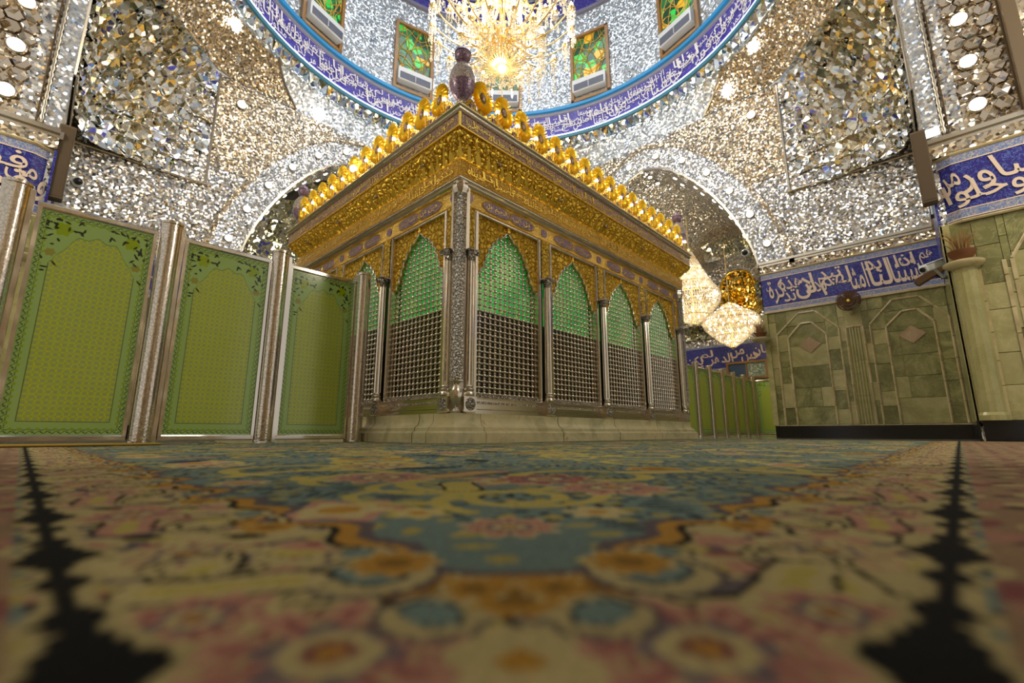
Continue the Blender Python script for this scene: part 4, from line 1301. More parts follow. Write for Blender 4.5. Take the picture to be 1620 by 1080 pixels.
# corner pillars: octagonal chased shaft, bulb capital, baluster foot
pl = MB(); pl.lathe([(.072, .70), (.085, .72), (.085, 2.99), (.07, 3.0)], 8, ph=PI/8); PIL = pl.mesh('corner_pillar', 20)
pc = MB(); pc.lathe([(.07, 2.99), (.09, 3.0), (.075, 3.015), (.085, 3.04), (.105, 3.075), (.10, 3.11), (.075, 3.13), (.095, 3.14), (.095, 3.155)], 16, flute=lambda i: 1.0 if i % 2 else .92); PCAP = pc.mesh('pillar_capital', 40)
pb = MB(); pb.lathe([(.062, .347), (.066, .36), (.04, .385), (.03, .40), (.045, .43), (.072, .50), (.076, .56), (.06, .62), (.036, .66), (.05, .685), (.08, .70), (.08, .72)], 16, flute=lambda i: 1.0 if i % 2 else .9); PBAL = pb.mesh('baluster_foot', 50)
for (x, y) in ((.27, .27), (SX-.27, .27), (.27, SY-.27)):
    Mc = Matrix.Translation(Vector((x, y, 0)))
    p = place('corner_pillar', PIL, SILVER_REL, shrine, Mc); place('pillar_capital', PCAP, SILVER, p, Mc); place('baluster_foot', PBAL, SILVER, p, Mc)
    q = MB(); q.box((x-.03 if x < 1 else x-.13, y-.03 if y < 1 else y-.13, .345), (x+.13 if x < 1 else x+.03, y+.13 if y < 1 else y+.03, 3.13)); q.build('corner_backing', SILVER_DARK, shrine)

# crest of gilded sunflower medallions, leaves and bulbs
def sunflower():
    N = 156; m = MB(); rows = []
    for (rr, dy, ruf) in ((.36, -.012, 0), (.45, -.022, .006), (.70, -.02, .026), (.92, -.012, .032), (1.0, -.004, .022)):
        row = []
        for i in range(N+1):
            a = 2*PI*i/N; k = 1 - 2*abs(((26*a/(2*PI)) % 1)*2 - 1)
            r = rr*(1 + ((.13*k if rr > .95 else .05*k) if rr > .9 else .03*k if rr > .6 else 0))
            rx = .155 if math.sin(a) > -.5 else .155*(1 - .25*(-math.sin(a)-.5))
            row.append((r*rx*math.cos(a), dy - ruf*k, .205*r*math.sin(a)))
        rows.append(row)
    m.grid(rows)
    m.grid([[(p[0]*.98, .02, p[2]*.98) for p in rows[0]], [(p[0]*.98, .02, p[2]*.98) for p in rows[4]], rows[4]])
    return m.mesh('gilt_sunflower', 70, fix=False)
SUN = sunflower()
sc = MB(); sc.ball((0, 0, 0), 1, 16, 8); SUNC = sc.mesh('flower_centre', 70)
lf = MB(); lf.prism([(-.10, -.17), (.10, -.17), (.115, -.08), (.06, .02), (.0, .05), (-.06, .02), (-.115, -.08)], lambda a, b, d: (a, d-.02, b), .04); LEAF = lf.mesh('crest_leaf')
bl = MB(); bl.ball((0, 0, 0), .026, 10, 6, 1.25); BULBM = bl.mesh('bulb', 70)
sk = MB(); sk.cyl((0, 0, -.17), (0, 0, -.02), .012, .018, 8); SOCK = sk.mesh('bulb_stem')
rl = MB(); rl.loop([(.03, 4.0), (.03, 4.045), (.16, 4.045), (.16, 4.0)], SX, SY); rl.build('crest_rail', GOLD_PALE, shrine)
for M, L in ((F_R, SX), (F_L, SY)):
    step = .386; n = int((L-.9)/step)+1; off = (L-(n-1)*step)/2
    for i in range(n):
        u = off + i*step
        Mi = M @ Matrix.Translation(Vector((u, .10, 4.36))) @ Matrix.Rotation(rng.uniform(-.05, .05), 4, 'Z')
        s = place('gilt_sunflower', SUN, GOLD_LEAF, shrine, Mi)
        place('flower_centre', SUNC, ENAMEL, s, Mi @ Matrix.Diagonal((.046, .04, .068, 1)))
        place('flower_stem', LEAF, GOLD_REL, s, M @ Matrix.Translation(Vector((u, .10, 4.20))) @ Matrix.Diagonal((.75, 1, 1, 1)))
    for i in range(n+1):
        u = off + (i-.5)*step
        l = place('crest_leaf', LEAF, GOLD_REL, shrine, M @ Matrix.Translation(Vector((u, .105, 4.19))) @ Matrix.Diagonal((.8, .8, .95, 1)))
        place('leaf_enamel', SUNC, ENAMEL_BLUE, l, M @ Matrix.Translation(Vector((u, .088, 4.13))) @ Matrix.Diagonal((.034, .018, .055, 1)))
        if 0 < i:
            Mb = M @ Matrix.Translation(Vector((u + (.03 if M is F_R else -.03), .045, 4.255)))
            b = place('bulb', BULBM, BULB_WHITE, shrine, Mb); place('bulb_stem', SOCK, GOLD, b, Mb)
# flood lamp lying on the left cornice
fl = empty('flood_lamp', (.03, 2.62, 4.2), 'large glaring bulb on the left crest of the shrine', 'lamp')
m = MB(); m.ball((.0, 2.62, 4.24), .055, 12, 8); m.build('glass', BULB_WHITE, fl, smooth=60)
m = MB(); m.cyl((.06, 2.62, 4.05), (.02, 2.62, 4.22), .02, .035, 8); m.build('holder', GOLD, fl)

# enamelled vases on the corners
vz = [(.05, 4.0), (.075, 4.02), (.075, 4.05), (.05, 4.08), (.042, 4.12), (.075, 4.16), (.055, 4.20), (.05, 4.22), (.085, 4.27), (.125, 4.35), (.145, 4.45), (.145, 4.55), (.125, 4.64), (.09, 4.71), (.05, 4.76)]
vn = [(.05, 4.76), (.042, 4.78), (.075, 4.81), (.092, 4.86), (.085, 4.90), (.095, 4.905), (.08, 4.95), (.05, 4.985), (.015, 5.0), (.012, 5.04), (.003, 5.06)]
vz = [(r*1.14, z) for r, z in vz]; vn = [(r*1.16, z) for r, z in vn]
for nm, x, y in (('on the front corner of the shrine', .19, .19), ('on the far right corner of the shrine', SX-.19, .19), ('on the far left corner of the shrine', .19, SY-.19)):
    v = empty('corner_vase', (x, y, 4.0), 'violet enamelled bulbous finial vase ' + nm, 'vase', 'finial vases of the shrine')
    m = MB(); m.lathe(vz[:8], 24, (x, y, 0)); m.build('foot', SILVER_REL, v, smooth=50)
    m = MB(); m.lathe(vz[7:11], 24, (x, y, 0), cap=False); m.build('lower_bowl', ENAMEL_BLUE, v, smooth=60)
    m = MB(); m.lathe(vz[10:], 24, (x, y, 0), cap=False); m.build('bowl', enamel('vase_enamel', srgb(122, 110, 120), srgb(214, 198, 164), 44) if nm.startswith('on the front') else bpy.data.materials['vase_enamel'], v, smooth=60)
    m = MB(); m.lathe(vn, 24, (x, y, 0)); m.build('lid', ENAMEL_BLUE, v, smooth=50)
# ================================================================== CARPET (woven pattern as colour on a fine mesh)
CP, CQ = -3.02, -3.76                 # the two black guard stripes meet here, behind the camera
def axis(lo, hi, c):
    out = [c]; x = c
    while x < hi:
        d = abs(x-c); x += .0055 if d < 1.0 else .010 if d < 2.2 else .020 if d < 4 else .045; out.append(x)
    x = c
    neg = []
    while x > lo:
        d = abs(x-c); x -= .0065 if d < .45 else .03; neg.append(x)
    return np.array(neg[::-1] + out)
def carpet():
    ax, ay = axis(-3.77, 5.97, CP), axis(-4.42, 1.9, CQ)
    X, Y = np.meshgrid(ax, ay)
    p, q = X-CP, Y-CQ
    d = np.minimum(p, q); t = np.maximum(p, q)
    L = lambda r, g, b: np.array(srgb(r, g, b))
    cream, pink, rose, black, gold, teal, navy, olive, grey, lilac = L(164, 152, 106), L(156, 116, 98), L(126, 74, 72), L(9, 9, 10), L(152, 114, 42), L(92, 110, 105), L(36, 50, 56), L(158, 146, 76), L(104, 98, 88), L(98, 88, 92)
    C = np.empty(X.shape + (3,))
    def put(mask, c, a=1.0): C[mask] = C[mask]*(1-a) + c*a
    nz = lambda s, k: np.sin(X*s+k)*np.cos(Y*s*1.13+k*2.1) + .5*np.sin((X+Y)*s*1.7+k*3.3)
    # field
    C[:] = teal
    R = random.Random(11)
    def stamp(cx, cy, r, kind, rot=0.0, cc=None, both=False):
        for (a, b) in ({(cx, cy), (cy, cx)} if both else {(cx, cy)}):
            x0, x1 = np.searchsorted(ax, [CP+a-r*1.3, CP+a+r*1.3]); y0, y1 = np.searchsorted(ay, [CQ+b-r*1.3, CQ+b+r*1.3])
            if x1-x0 < 2 or y1-y0 < 2: continue
            px, py = (p[y0:y1, x0:x1]-a)/r, (q[y0:y1, x0:x1]-b)/r
            sub = C[y0:y1, x0:x1]
            if both and (a, b) == (cy, cx) and cx != cy: px, py = py, px
            c, s = math.cos(rot), math.sin(rot)
            u, v = c*px+s*py, -s*px+c*py
            rr = np.hypot(u, v); th = np.arctan2(v, u)
            def pt(m_, c_): sub[m_] = c_
            if kind == 'palmette':
                e = 1 + .16*np.cos(9*th)
                pt(rr < e*1.0, cream); pt(rr < e*.88, cc if cc is not None else pink); pt((rr < e*.82) & (np.cos(9*th) < -.55) & (rr > .45), cream*.9)
                pt((rr < .80) & (np.cos(18*th) > .5) & (rr > .3), rose); pt(rr < .46 + .08*np.cos(6*th), lilac); pt(rr < .36, cream); pt(rr < .2, rose*.8); pt(rr < .1, gold)
            elif kind == 'rosette':
                e = 1 + .2*np.cos(6*th); pt(rr < e, cc if cc is not None else cream); pt(rr < e*.72, pink if cc is None else cream); pt(rr < .35, gold)
            elif kind == 'eye':
                pt(rr < 1.15, lilac*.6); pt(rr < 1.0, cream*.9); pt(np.hypot(u*1.0-.12, v*1.35) < .78, navy); pt(np.hypot(u*1.0-.12, v*1.35) < .66, teal*1.1)
            elif kind == 'crown':
                e = (.75 + .25*np.abs(np.cos(4.5*th)))
                pt(rr < e*1.12, cream); pt(rr < e, gold); pt(rr < e*.45, gold*.55)
            elif kind == 'scroll':
                sp = np.abs(rr - (.25 + .115*((th + PI) % (2*PI)))); pt((sp < .12) & (rr < 1.05), black); pt((sp < .055) & (rr < 1.05), cream)
                pt(np.hypot(u, v) < .16, cream)
            elif kind == 'paisley':
                w = np.abs(v - .35*np.sin(u*2.2)); k_ = .42*np.sqrt(np.clip(1-u*u, 0, 1)); pt((w < k_*1.25) & (np.abs(u) < 1), black); pt((w < k_) & (np.abs(u) < .96), cc if cc is not None else cream); pt((w < k_*.4) & (np.abs(u) < .7), olive)
            elif kind == 'vine':
                sp = np.abs(rr - (.22 + .12*((th + PI) % (2*PI)))); pt((sp < .10) & (rr < 1.05), olive)
            elif kind == 'leaf':
                pt(np.abs(v) < .38*np.clip(1-u*u, 0, 1), cc if cc is not None else navy)
            elif kind == 'bar':
                pt((np.abs(v) < .5*(1 + .6*np.cos(u*3))*.5) & (np.abs(u) < 1), black)
    # tiny dark leaves scattered over the blue, denser in patches
    small = (np.sin(X*95 + 3*np.sin(Y*31))*np.sin(Y*101 + 3*np.sin(X*27)) > .36) & (nz(5.1, .3) > -.5)
    put(small, navy*.9)
    fine = (np.sin(X*60+1 + 2*np.sin(Y*22))*np.sin(Y*57 + 2*np.sin(X*19)) < -.62)
    put(fine, olive*.8)
    for i in range(330):
        cx, cy = R.uniform(.25, 9.4), R.uniform(.25, 5.6)
        r = R.uniform(.12, .26); stamp(cx, cy, r, 'vine', R.uniform(0, 6))
    for i in range(330):
        cx, cy = R.uniform(.30, 9.4), R.uniform(.30, 5.6)
        k = R.choice(('palmette', 'rosette', 'rosette', 'leaf', 'paisley', 'crown'))
        r = {'palmette': R.uniform(.10, .17), 'rosette': R.uniform(.05, .10), 'leaf': .13, 'paisley': .15, 'crown': .09}[k]
        stamp(cx, cy, r, k, R.uniform(0, 6), R.choice((None, None, pink, cream, olive)))
    # the first motifs in front of the lens, mirrored about the diagonal
    def dg(u, v): return ((u+v)/math.sqrt(2), (u-v)/math.sqrt(2))       # u along the view, v to the right
    def clear(u, v, r): pass
    for (u, v, r, k, rot, c_) in ((.56, 0, .060, 'palmette', PI/4, pink), (.66, .13, .045, 'rosette', 0, cream), (.66, -.13, .045, 'rosette', 0, olive),
                                  (.80, .02, .16, 'vine', .3, None), (.85, -.20, .13, 'vine', 2.2, None), (.95, .22, .12, 'palmette', 0, pink), (1.0, -.10, .10, 'paisley', .4, olive),
                                  (1.15, .10, .12, 'palmette', 1, rose), (1.2, -.32, .13, 'palmette', 1, pink), (1.35, .45, .13, 'paisley', 2, cream)):
        a, b = dg(u, v); stamp(a, b, r, k, rot, c_)
    # border between guard stripe and field, scalloped
    sc = .205 + .055*np.abs(np.sin(PI*(t-.05)/.30)) + .02*np.sin(t*37)
    inb = (d > -.02) & (d < sc)
    put(inb, cream*.92)
    put((d > sc-.004) & (d < sc+.016), lilac*.7)
    put((d > sc-.030) & (d < sc-.004), gold)
    put((d > sc-.042) & (d < sc-.030), black)
    band = inb & (d < sc-.045)
    put(band & (np.abs(nz(17, .9)) < .12), lilac*.8); put(band & (np.abs(nz(26, 2.9)-.3) < .07), black); put(band & (nz(31, 1.2) > .55), pink); put(band & (nz(44, 2.2) < -.8), olive); put(band & (nz(52, .7) > .95), rose); put(band & (nz(38, 4.0) < -1.05), black)
    k = .18
    while k < 9.5:
        stamp(k+.02, .085, .062, 'palmette', R.uniform(0, 6), R.choice((pink, cream, pink)), both=True)
        stamp(k+.17, .145, .085, 'scroll', R.uniform(0, 6), both=True)
        stamp(k+.10, .185, .034, 'crown', 0, both=True)
        stamp(k+.25, .070, .075, 'paisley', R.uniform(-.5, .5), R.choice((cream, pink)), both=True)
        stamp(k+.22, .20, .030, 'eye', 0, both=True)
        k += .32
    # corner group right in front of the lens
    for (u, v, r, k_, rot, c_) in ((.225, .10, .075, 'palmette', .2, pink), (.225, -.10, .075, 'palmette', .2, pink), (.215, 0, .036, 'rosette', 0, cream),
                                   (.275, .052, .034, 'eye', 0, None), (.275, -.052, .034, 'eye', PI/2, None), (.305, 0, .036, 'crown', PI/4, None), (.325, .03, .025, 'crown', 0, None), (.325, -.03, .025, 'crown', 0, None),
                                   (.36, .115, .050, 'eye', 0, None), (.36, -.115, .050, 'eye', PI/2, None), (.395, .105, .040, 'crown', 0, None), (.395, -.105, .040, 'crown', 0, None),
                                   (.40, .27, .06, 'scroll', 0, None), (.40, -.27, .06, 'scroll', 2, None), (.33, .215, .07, 'paisley', -.5, cream), (.33, -.215, .07, 'paisley', 2.1, cream), (.27, .20, .045, 'palmette', 0, pink), (.27, -.20, .045, 'palmette', 0, pink)):
        a, b = dg(u, v); stamp(a, b, r, k_, rot, c_)
    # black guard stripes: a chain of lozenges
    for along, across in ((q, p), (p, q)):
        wdt = .006 + .016*np.clip(np.cos(2*PI*along/.30), 0, 1)**1.2 + .012*np.clip(np.cos(2*PI*along/.10+1), 0, 1)
        m_ = (np.abs(across+.002) < wdt) & (along > -.05)
        put(m_, black)
        put((np.abs(across+.002) >= wdt) & (np.abs(across+.002) < wdt+.010) & (along > -.05), cream*.8)
    # outer border
    ob = d < -.026
    put(ob, L(126, 104, 80)); put(ob & (nz(23, .4) > .5), pink*.8); put(ob & (nz(29, 1.9) < -.7), cream*.9); put(ob & (nz(37, 3.1) > .9), L(60, 47, 38)); put(ob & (nz(19, 2.7) < -1.0), rose*.8)
    hole = (.5*(X[:-1, :-1]+X[1:, 1:]) > .10) & (.5*(Y[:-1, :-1]+Y[1:, 1:]) > .10)
    keep = ~hole
    Z = np.full(X.shape, .012) + .0012*np.sin(X*9)*np.sin(Y*8) + .03*np.exp(-(((X+1.75)/.16)**2 + ((Y-1.72)/.10)**2))
    return grid_mesh('woven_carpet', X, Y, Z, C, keep)
place('carpet', carpet(), CARPET)
tag(bpy.data.objects['carpet'], 'large floral carpet of teal, cream and pink with black guard stripes', 'carpet')
rg_ = MB()
rg_.bbox((-3.75, 1.55, .0145), (-2.15, 1.86, .034), .008)
o = rg_.build('mustard_rug', plain('mustard_wool', srgb(150, 122, 44), .95)); tag(o, 'mustard yellow rug edge lying before the leftmost green screen', 'rug')

# ================================================================== GREEN GLASS SCREENS
def panel_print():
    nx, nz = 150, 370; w, h = .84, 2.06
    x = np.linspace(-w/2, w/2, nx); z = np.linspace(0, h, nz); X, Z = np.meshgrid(x, z)
    L = lambda r, g, b: np.array(srgb(r, g, b))
    base, ylw, line, pale, dark = L(158, 178, 100), L(196, 206, 10), L(44, 66, 26), L(158, 192, 110), L(18, 38, 14)
    C = np.empty(X.shape+(3,)); C[:] = pale
    # border ornament
    e = np.minimum(np.minimum(X+w/2, w/2-X), np.minimum(Z, h-Z)); al = np.where(np.minimum(X+w/2, w/2-X) < np.minimum(Z, h-Z), Z, X)
    C[(e > .012) & (np.abs(e - (.030 + .010*np.sin(al*2*PI/.055))) < .0035)] = line
    C[(np.abs(e-.062 + .012*np.abs(np.sin(al*PI/.055))) < .003)] = line*1.3
    C[(np.hypot(((al+.0275) % .055)-.0275, e-.058) < .014)] = L(140, 172, 40)
    C[(np.hypot(((al) % .055)-.0275, e-.030) < .006)] = dark
    # inner field with arched top
    xx = np.abs(X); top = 1.86 - .30*np.clip((xx-.02)/.27, 0, 1)**2.6 + .018*np.cos(xx*44)
    fld = (xx < .305) & (Z > .125) & (Z < np.where(xx < .305, top, 0))
    C[fld] = base
    g = .048; a, b = ((X+g/2) % g)-g/2, ((Z+g/2) % g)-g/2
    rr = np.hypot(a, b); a2, b2 = (X % g)-g/2, (Z % g)-g/2; r2 = np.hypot(a2, b2)
    lat = (np.abs(rr-.0215) < .0028) | (r2 < .0052)
    C[fld & lat] = ylw
    C[fld & (r2 < .003)] = base*.8
    ed = ((np.abs(xx-.308) < .0035) & (Z > .12) & (Z < 1.56)) | ((np.abs(Z-.122) < .0035) & (xx < .308))
    C[ed] = line
    C[(np.abs(Z-top) < .006) & (xx < .305)] = L(120, 150, 60)
    # flower sprays in the upper corners
    q = random.Random(5)
    for s in (-1, 1):
        for cx, cz, r, cc in ((.25, 1.90, .062, L(150, 176, 10)), (.31, 1.66, .036, L(150, 150, 60))):
            th = np.arctan2(Z-cz, s*X-cx); rr = np.hypot(s*X-cx, Z-cz); C[rr < r*(1+.15*np.cos(6*th))] = cc
        for k in range(26):
            cx, cz = (q.uniform(.08, .36), q.uniform(1.88, 2.0)) if k % 2 else (q.uniform(.27, .37), q.uniform(1.45, 1.95))
            an = q.uniform(0, PI); u, v = (s*X-cx)*math.cos(an)+(Z-cz)*math.sin(an), -(s*X-cx)*math.sin(an)+(Z-cz)*math.cos(an)
            l = q.uniform(.018, .034); C[(np.abs(v) < .009*np.clip(1-(u/l)**2, 0, 1))] = dark
    Y = np.zeros_like(X)
    return grid_mesh('printed_glass', X, Y, Z+.10, C)
PRINT_ME = panel_print()
gb = MB(); gb.box((-.42, .004, .10), (.42, .02, 2.16)); GBACK = gb.mesh('glass_back')
rb = MB(); rb.bbox((-.44, -.02, 2.155), (.44, .04, 2.215), .012); RTOP = rb.mesh('top_rail')
rb = MB(); rb.bbox((-.44, -.02, .045), (.44, .04, .105), .012); RBOT = rb.mesh('bottom_rail')
rb = MB(); rb.bbox((-.015, -.02, .08), (.015, .04, 2.18), .006); RSIDE = rb.mesh('side_rail')
GREENB = plain('plain_green_glass', srgb(96, 116, 40), .2)
def screen(M, label, group, name='glass_screen'):
    t = empty(name, M @ Vector((0, 0, 0)), label, 'screen', group)
    place('printed_glass', PRINT_ME, PRINT, t, M); place('glass_back', GBACK, GREENB, t, M)
    place('top_rail', RTOP, CHROME_PLAIN, t, M); place('bottom_rail', RBOT, CHROME_PLAIN, t, M)
    for s in (-1, 1): place('side_rail', RSIDE, CHROME_PLAIN, t, M @ Matrix.Translation(Vector((s*.427, 0, 0))))
pm = MB(); pm.lathe([(.105, .0), (.105, .02), (.098, .03), (.098, 2.30), (.104, 2.31), (.104, 2.335), (.09, 2.345)], 24, (-.02, 0, 0)); POSTT = pm.mesh('tube', 30)
pm = MB(); pm.bbox((.06, -.05, .0), (.10, .05, 2.30), .01); POSTC = pm.mesh('channel')
pm = MB(); pm.lathe([(.108, .0), (.108, .012), (.104, .02)], 24, (-.02, 0, 0)); POSTF = pm.mesh('foot_plate')
def post(M, label, group):
    t = empty('steel_post', M @ Vector((0, 0, 0)), label, 'post', group)
    place('tube', POSTT, CHROME, t, M); place('channel', POSTC, CHROME_PLAIN, t, M); place('foot_plate', POSTF, CHROME_PLAIN, t, M)
PY = 2.05
T_ = lambda x, y, r=0: Matrix.Translation(Vector((x, y, 0))) @ Matrix.Rotation(r, 4, 'Z')
for x, lb in ((-2.80, 'leftmost large green patterned glass screen'), (-1.67, 'middle green patterned glass screen of the left three'), (-.56, 'green patterned glass screen next to the shrine on the left')):
    screen(T_(x, PY), lb, 'green screens left of the shrine')
for x, lb in ((-3.37, 'thick steel post at the left edge of the picture'), (-2.225, 'steel post between the leftmost and middle green screens'), (-1.105, 'steel post between the middle screen and the one next to the shrine'), (-.015, 'steel post against the left side of the shrine')):
    post(T_(x, PY, PI if x > -.1 else 0), lb, 'steel posts of the left screens')
labs = ['first', 'second', 'third', 'fourth', 'fifth', 'sixth']
xs = [10.95 + 1.14*i for i in range(6)]
for i, x in enumerate(xs):
    screen(T_(x, PY), '%s far green screen right of the shrine, counted from the shrine' % labs[i], 'far green screens behind the shrine')
    post(T_(x+.57, PY), 'slim dark post at the right end of the %s far green screen' % labs[i], 'far posts behind the shrine')
screen(T_(17.3, 1.52, -PI/2), 'far green screen facing the hall beside the onyx wall', 'far green screens behind the shrine')
post(T_(17.3, .95, -PI/2), 'slim dark post at the outer end of the far screen facing the hall', 'far posts behind the shrine')

# ================================================================== CHANDELIERS
def big_chandelier():
    cx, cy = DC
    t = empty('crystal_chandelier', (cx, cy, 8.2), 'huge golden crystal chandelier hanging under the dome', 'chandelier')
    P = lambda r, a, z: (cx + r*math.cos(a), cy + r*math.sin(a), z)
    m = MB(); m.lathe([(.03, 8.18), (.14, 8.22), (.20, 8.28), (.12, 8.36), (.07, 8.5), (.07, 8.9), (.14, 9.0), (.20, 9.15), (.12, 9.3), (.07, 9.5), (.07, 10.2), (.16, 10.4), (.20, 10.6), (.10, 10.8), (.06, 11.2), (.05, 14.5)], 20, (cx, cy, 0)); m.build('stem', GOLD_LIGHT, t, smooth=50)
    m = MB()
    for k in range(40):
        a = 2*PI*k/40
        m.tube([P(.16, a, 8.27), P(.45, a, 8.33), P(.62, a, 8.45)], [.014, .011, .004], 5)
    m.build('sunburst', GOLD_LIGHT, t, smooth=50)
    strands = MB(); R = random.Random(2)
    def drop(p, n, s=.035, gap=.085):
        for j in range(n): strands.octa((p[0]+R.uniform(-.008, .008), p[1]+R.uniform(-.008, .008), p[2]-j*gap), s*(1 if j < n-1 else 1.5), s*(1.25 if j < n-1 else 2.4))
    BB = MB(); BB.lathe([(.012, 0), (.035, .04), (.042, .08), (.028, .13), (.004, .18)], 10); bulb_me = BB.mesh('bulb', 60)
    CU = MB(); CU.lathe([(.02, -.06), (.06, -.03), (.085, 0), (.05, .005)], 12); cup_me = CU.mesh('drip_cup', 50)
    tiers = [(9.05, .95, 12, 8.75), (9.2, 1.62, 20, 9.25), (10.3, 1.15, 16, 10.2), (10.5, 1.7, 20, 10.75), (11.0, .9, 12, 11.5)]
    for ti, (z0, r, n, ze) in enumerate(tiers):
        for k in range(n):
            a = 2*PI*(k+.5*(ti % 2))/n
            pth = []
            for j in range(11):
                s = j/10
                pth.append(P(.08 + (r-.08)*s, a, z0 + (ze-z0)*s - .42*r/1.6*math.sin(PI*s) + .16*s*s))
            m = MB(); m.tube(pth, [.026 - .010*j/10 for j in range(11)], 6); arm = m.build('arm', GOLD_LIGHT, t, smooth=60)
            e = pth[-1]; Mb = Matrix.Translation(Vector(e))
            place('drip_cup', cup_me, GOLD_LIGHT, arm, Mb); place('bulb', bulb_me, BULB, arm, Mb)
            for w in range(6):
                b = 2*PI*w/6; drop((e[0]+.075*math.cos(b), e[1]+.075*math.sin(b), e[2]-.04), 3 + R.randint(0, 4), .02, .06)
            drop((e[0], e[1], e[2]-.08), 6 + R.randint(0, 5), .03)
            # swag to the next arm
            a2 = 2*PI*(k+1+.5*(ti % 2))/n
            for j in range(9):
                s = j/9; q = P(r*(1-.06*math.sin(PI*s)), a+(a2-a)*s, e[2] - .05 - .30*math.sin(PI*s)); strands.octa(q, .022, .03)
            for j in (3, 5, 8): drop((pth[j][0], pth[j][1], pth[j][2]-.03), 2 + R.randint(0, 3), .022, .06)
    for ring_r, z, n, ln in ((.34, 8.62, 30, 4), (.55, 8.95, 36, 5), (.75, 9.5, 40, 6), (.45, 9.9, 30, 7), (.9, 10.1, 44, 5), (.5, 10.9, 30, 8)):
        for k in range(n): drop(P(ring_r, 2*PI*k/n, z), ln, .024, .07)
    strands.build('crystal_strands', CRYSTAL, t, kind='stuff', fix=False)
    for z, r in ((8.95, .55), (9.5, .75), (10.1, .9)):
        m = MB(); m.tube([P(r, 2*PI*k/40, z+.03) for k in range(40)], .016, 5, closed=True); m.build('hoop', GOLD, t)
    return t
big_chandelier()
for k, (dx, dy, z) in enumerate(((1.0, 0, 9.6), (-.5, .87, 9.6), (-.5, -.87, 9.6), (0, 0, 8.0), (0, 0, 11.3))):
    light('chandelier_light', 'POINT', (DC[0]+dx, DC[1]+dy, z), 250 if k < 3 else 190, (1.0, .86, .64), .35)

def tiered_chandelier(c, prof, label, lid):
    cx, cy = c; z0, z1 = prof[0][1], prof[-1][1]
    t = empty('hall_chandelier', (cx, cy, z0), label, 'chandelier', 'chandeliers in the right arch')
    P = lambda r, a, z: (cx + r*math.cos(a), cy + r*math.sin(a), z)
    m = MB(); m.lathe([(.03, z0-.05), (.10, z0), (.05, z0+.1), (.05, z1), (.12, z1+.05), (.03, z1+.15), (.02, 8.6)], 12, (cx, cy, 0)); m.build('stem', GOLD_LIGHT, t, smooth=50)
    S = MB(); R = random.Random(4)
    for (r, z) in prof:
        if r > .12:
            m = MB(); m.tube([P(r*.97, 2*PI*k/30, z) for k in range(30)], .018, 5, closed=True); m.build('hoop', GOLD, t)
    BB = MB(); BB.ball((0, 0, 0), .045, 8, 5, 1.6); bm_ = BB.mesh('bulb', 60)
    for i in range(len(prof)-1):
        (ra, za), (rb_, zb) = prof[i], prof[i+1]
        nst = max(2, int((abs(zb-za)+abs(ra-rb_))/.075))
        for s in range(nst):
            f = s/nst; r = ra+(rb_-ra)*f; z = za+(zb-za)*f; n = max(6, int(2*PI*r/.085))
            for k in range(n): S.octa(P(r*R.uniform(.97, 1.03), 2*PI*(k+.5*(s % 2))/n, z+R.uniform(-.015, .015)), .032, .05)
        if rb_ > .25:
            n = max(6, int(2*PI*rb_/.38))
            for k in range(n): place('bulb', bm_, BULB_SOFT, t, Matrix.Translation(Vector(P(rb_*.86, 2*PI*k/n, zb+.06))))
    S.build('crystal_curtain', CRYSTAL, t, kind='stuff', fix=False)
    for z in lid: light('hall_chandelier_light', 'POINT', (cx, cy, z), 45, (1.0, .82, .56), .25)
tiered_chandelier((14, 2.95), [(.1, 4.15), (.55, 4.5), (.95, 4.95), (1.0, 5.3), (.72, 5.75), (.46, 6.25), (.24, 6.75), (.08, 7.1)], 'tall cone-shaped crystal chandelier in the right arch beside the shrine', (4.9, 6.0))
tiered_chandelier((17.4, 2.72), [(.08, 3.7), (.32, 3.88), (.70, 4.2), (1.02, 4.55), (1.15, 4.85), (1.0, 5.05), (.55, 5.3), (.2, 5.6)], 'bowl-shaped crystal chandelier farther back in the right arch', (4.6, 5.6))
light('right_chamber_fill', 'POINT', (12.6, 1.2, 7.0), 170, (1.0, .95, .86), .3)  # fill light added to brighten the chamber, no fixture belongs to it
light('left_chamber_light', 'POINT', (3.0, 12.0, 5.8), 260, (1.0, .88, .70), .4)
# added frontal fill lights beyond the near arches, out of sight beside the camera
light('near_arch_fill', 'POINT', (3.35, -7.0, 6.0), 560, (1.0, .86, .66), .5)
light('near_arch_fill', 'POINT', (-6.3, 2.65, 6.0), 560, (1.0, .86, .66), .5)

# ================================================================== SMALL FITTINGS
# wall fan on the right onyx wall
F = empty('wall_fan', (9.95, -2.33, 2.9), 'brown wall fan mounted between the two onyx arches under the inscription', 'fan')
fx, fy, fz = 9.72, -2.33, 3.12
m = MB(); m.cyl((9.98, fy, 2.86), (9.86, fy, 2.90), .05, .04, 10); m.cyl((9.88, fy, 2.88), (9.86, fy, 3.1), .022, .022, 8); m.build('bracket', CREAM, F)
m = MB(); m.cyl((9.88, fy, fz), (9.76, fy, fz), .06, .07, 14); m.build('motor', BRASS_DARK, F)
m = MB(); m.cyl((9.70, fy, fz), (9.66, fy, fz), .04, .03, 12); m.build('hub', GOLD, F)
FANB = plain('brown_plastic', srgb(96, 66, 36), .4)
for k in range(4):
    m = MB(); a = k*PI/2 + .3
    pts = []
    for (r, w) in ((.03, -.04), (.12, -.13), (.20, -.11), (.215, .02), (.16, .11), (.04, .04)): pts.append((r*math.cos(a)-w*math.sin(a), r*math.sin(a)+w*math.cos(a)))
    m.prism(pts, lambda p, q, d: (9.715+d+p*.05, fy+p, fz+q), .006); m.build('blade', FANB, F)
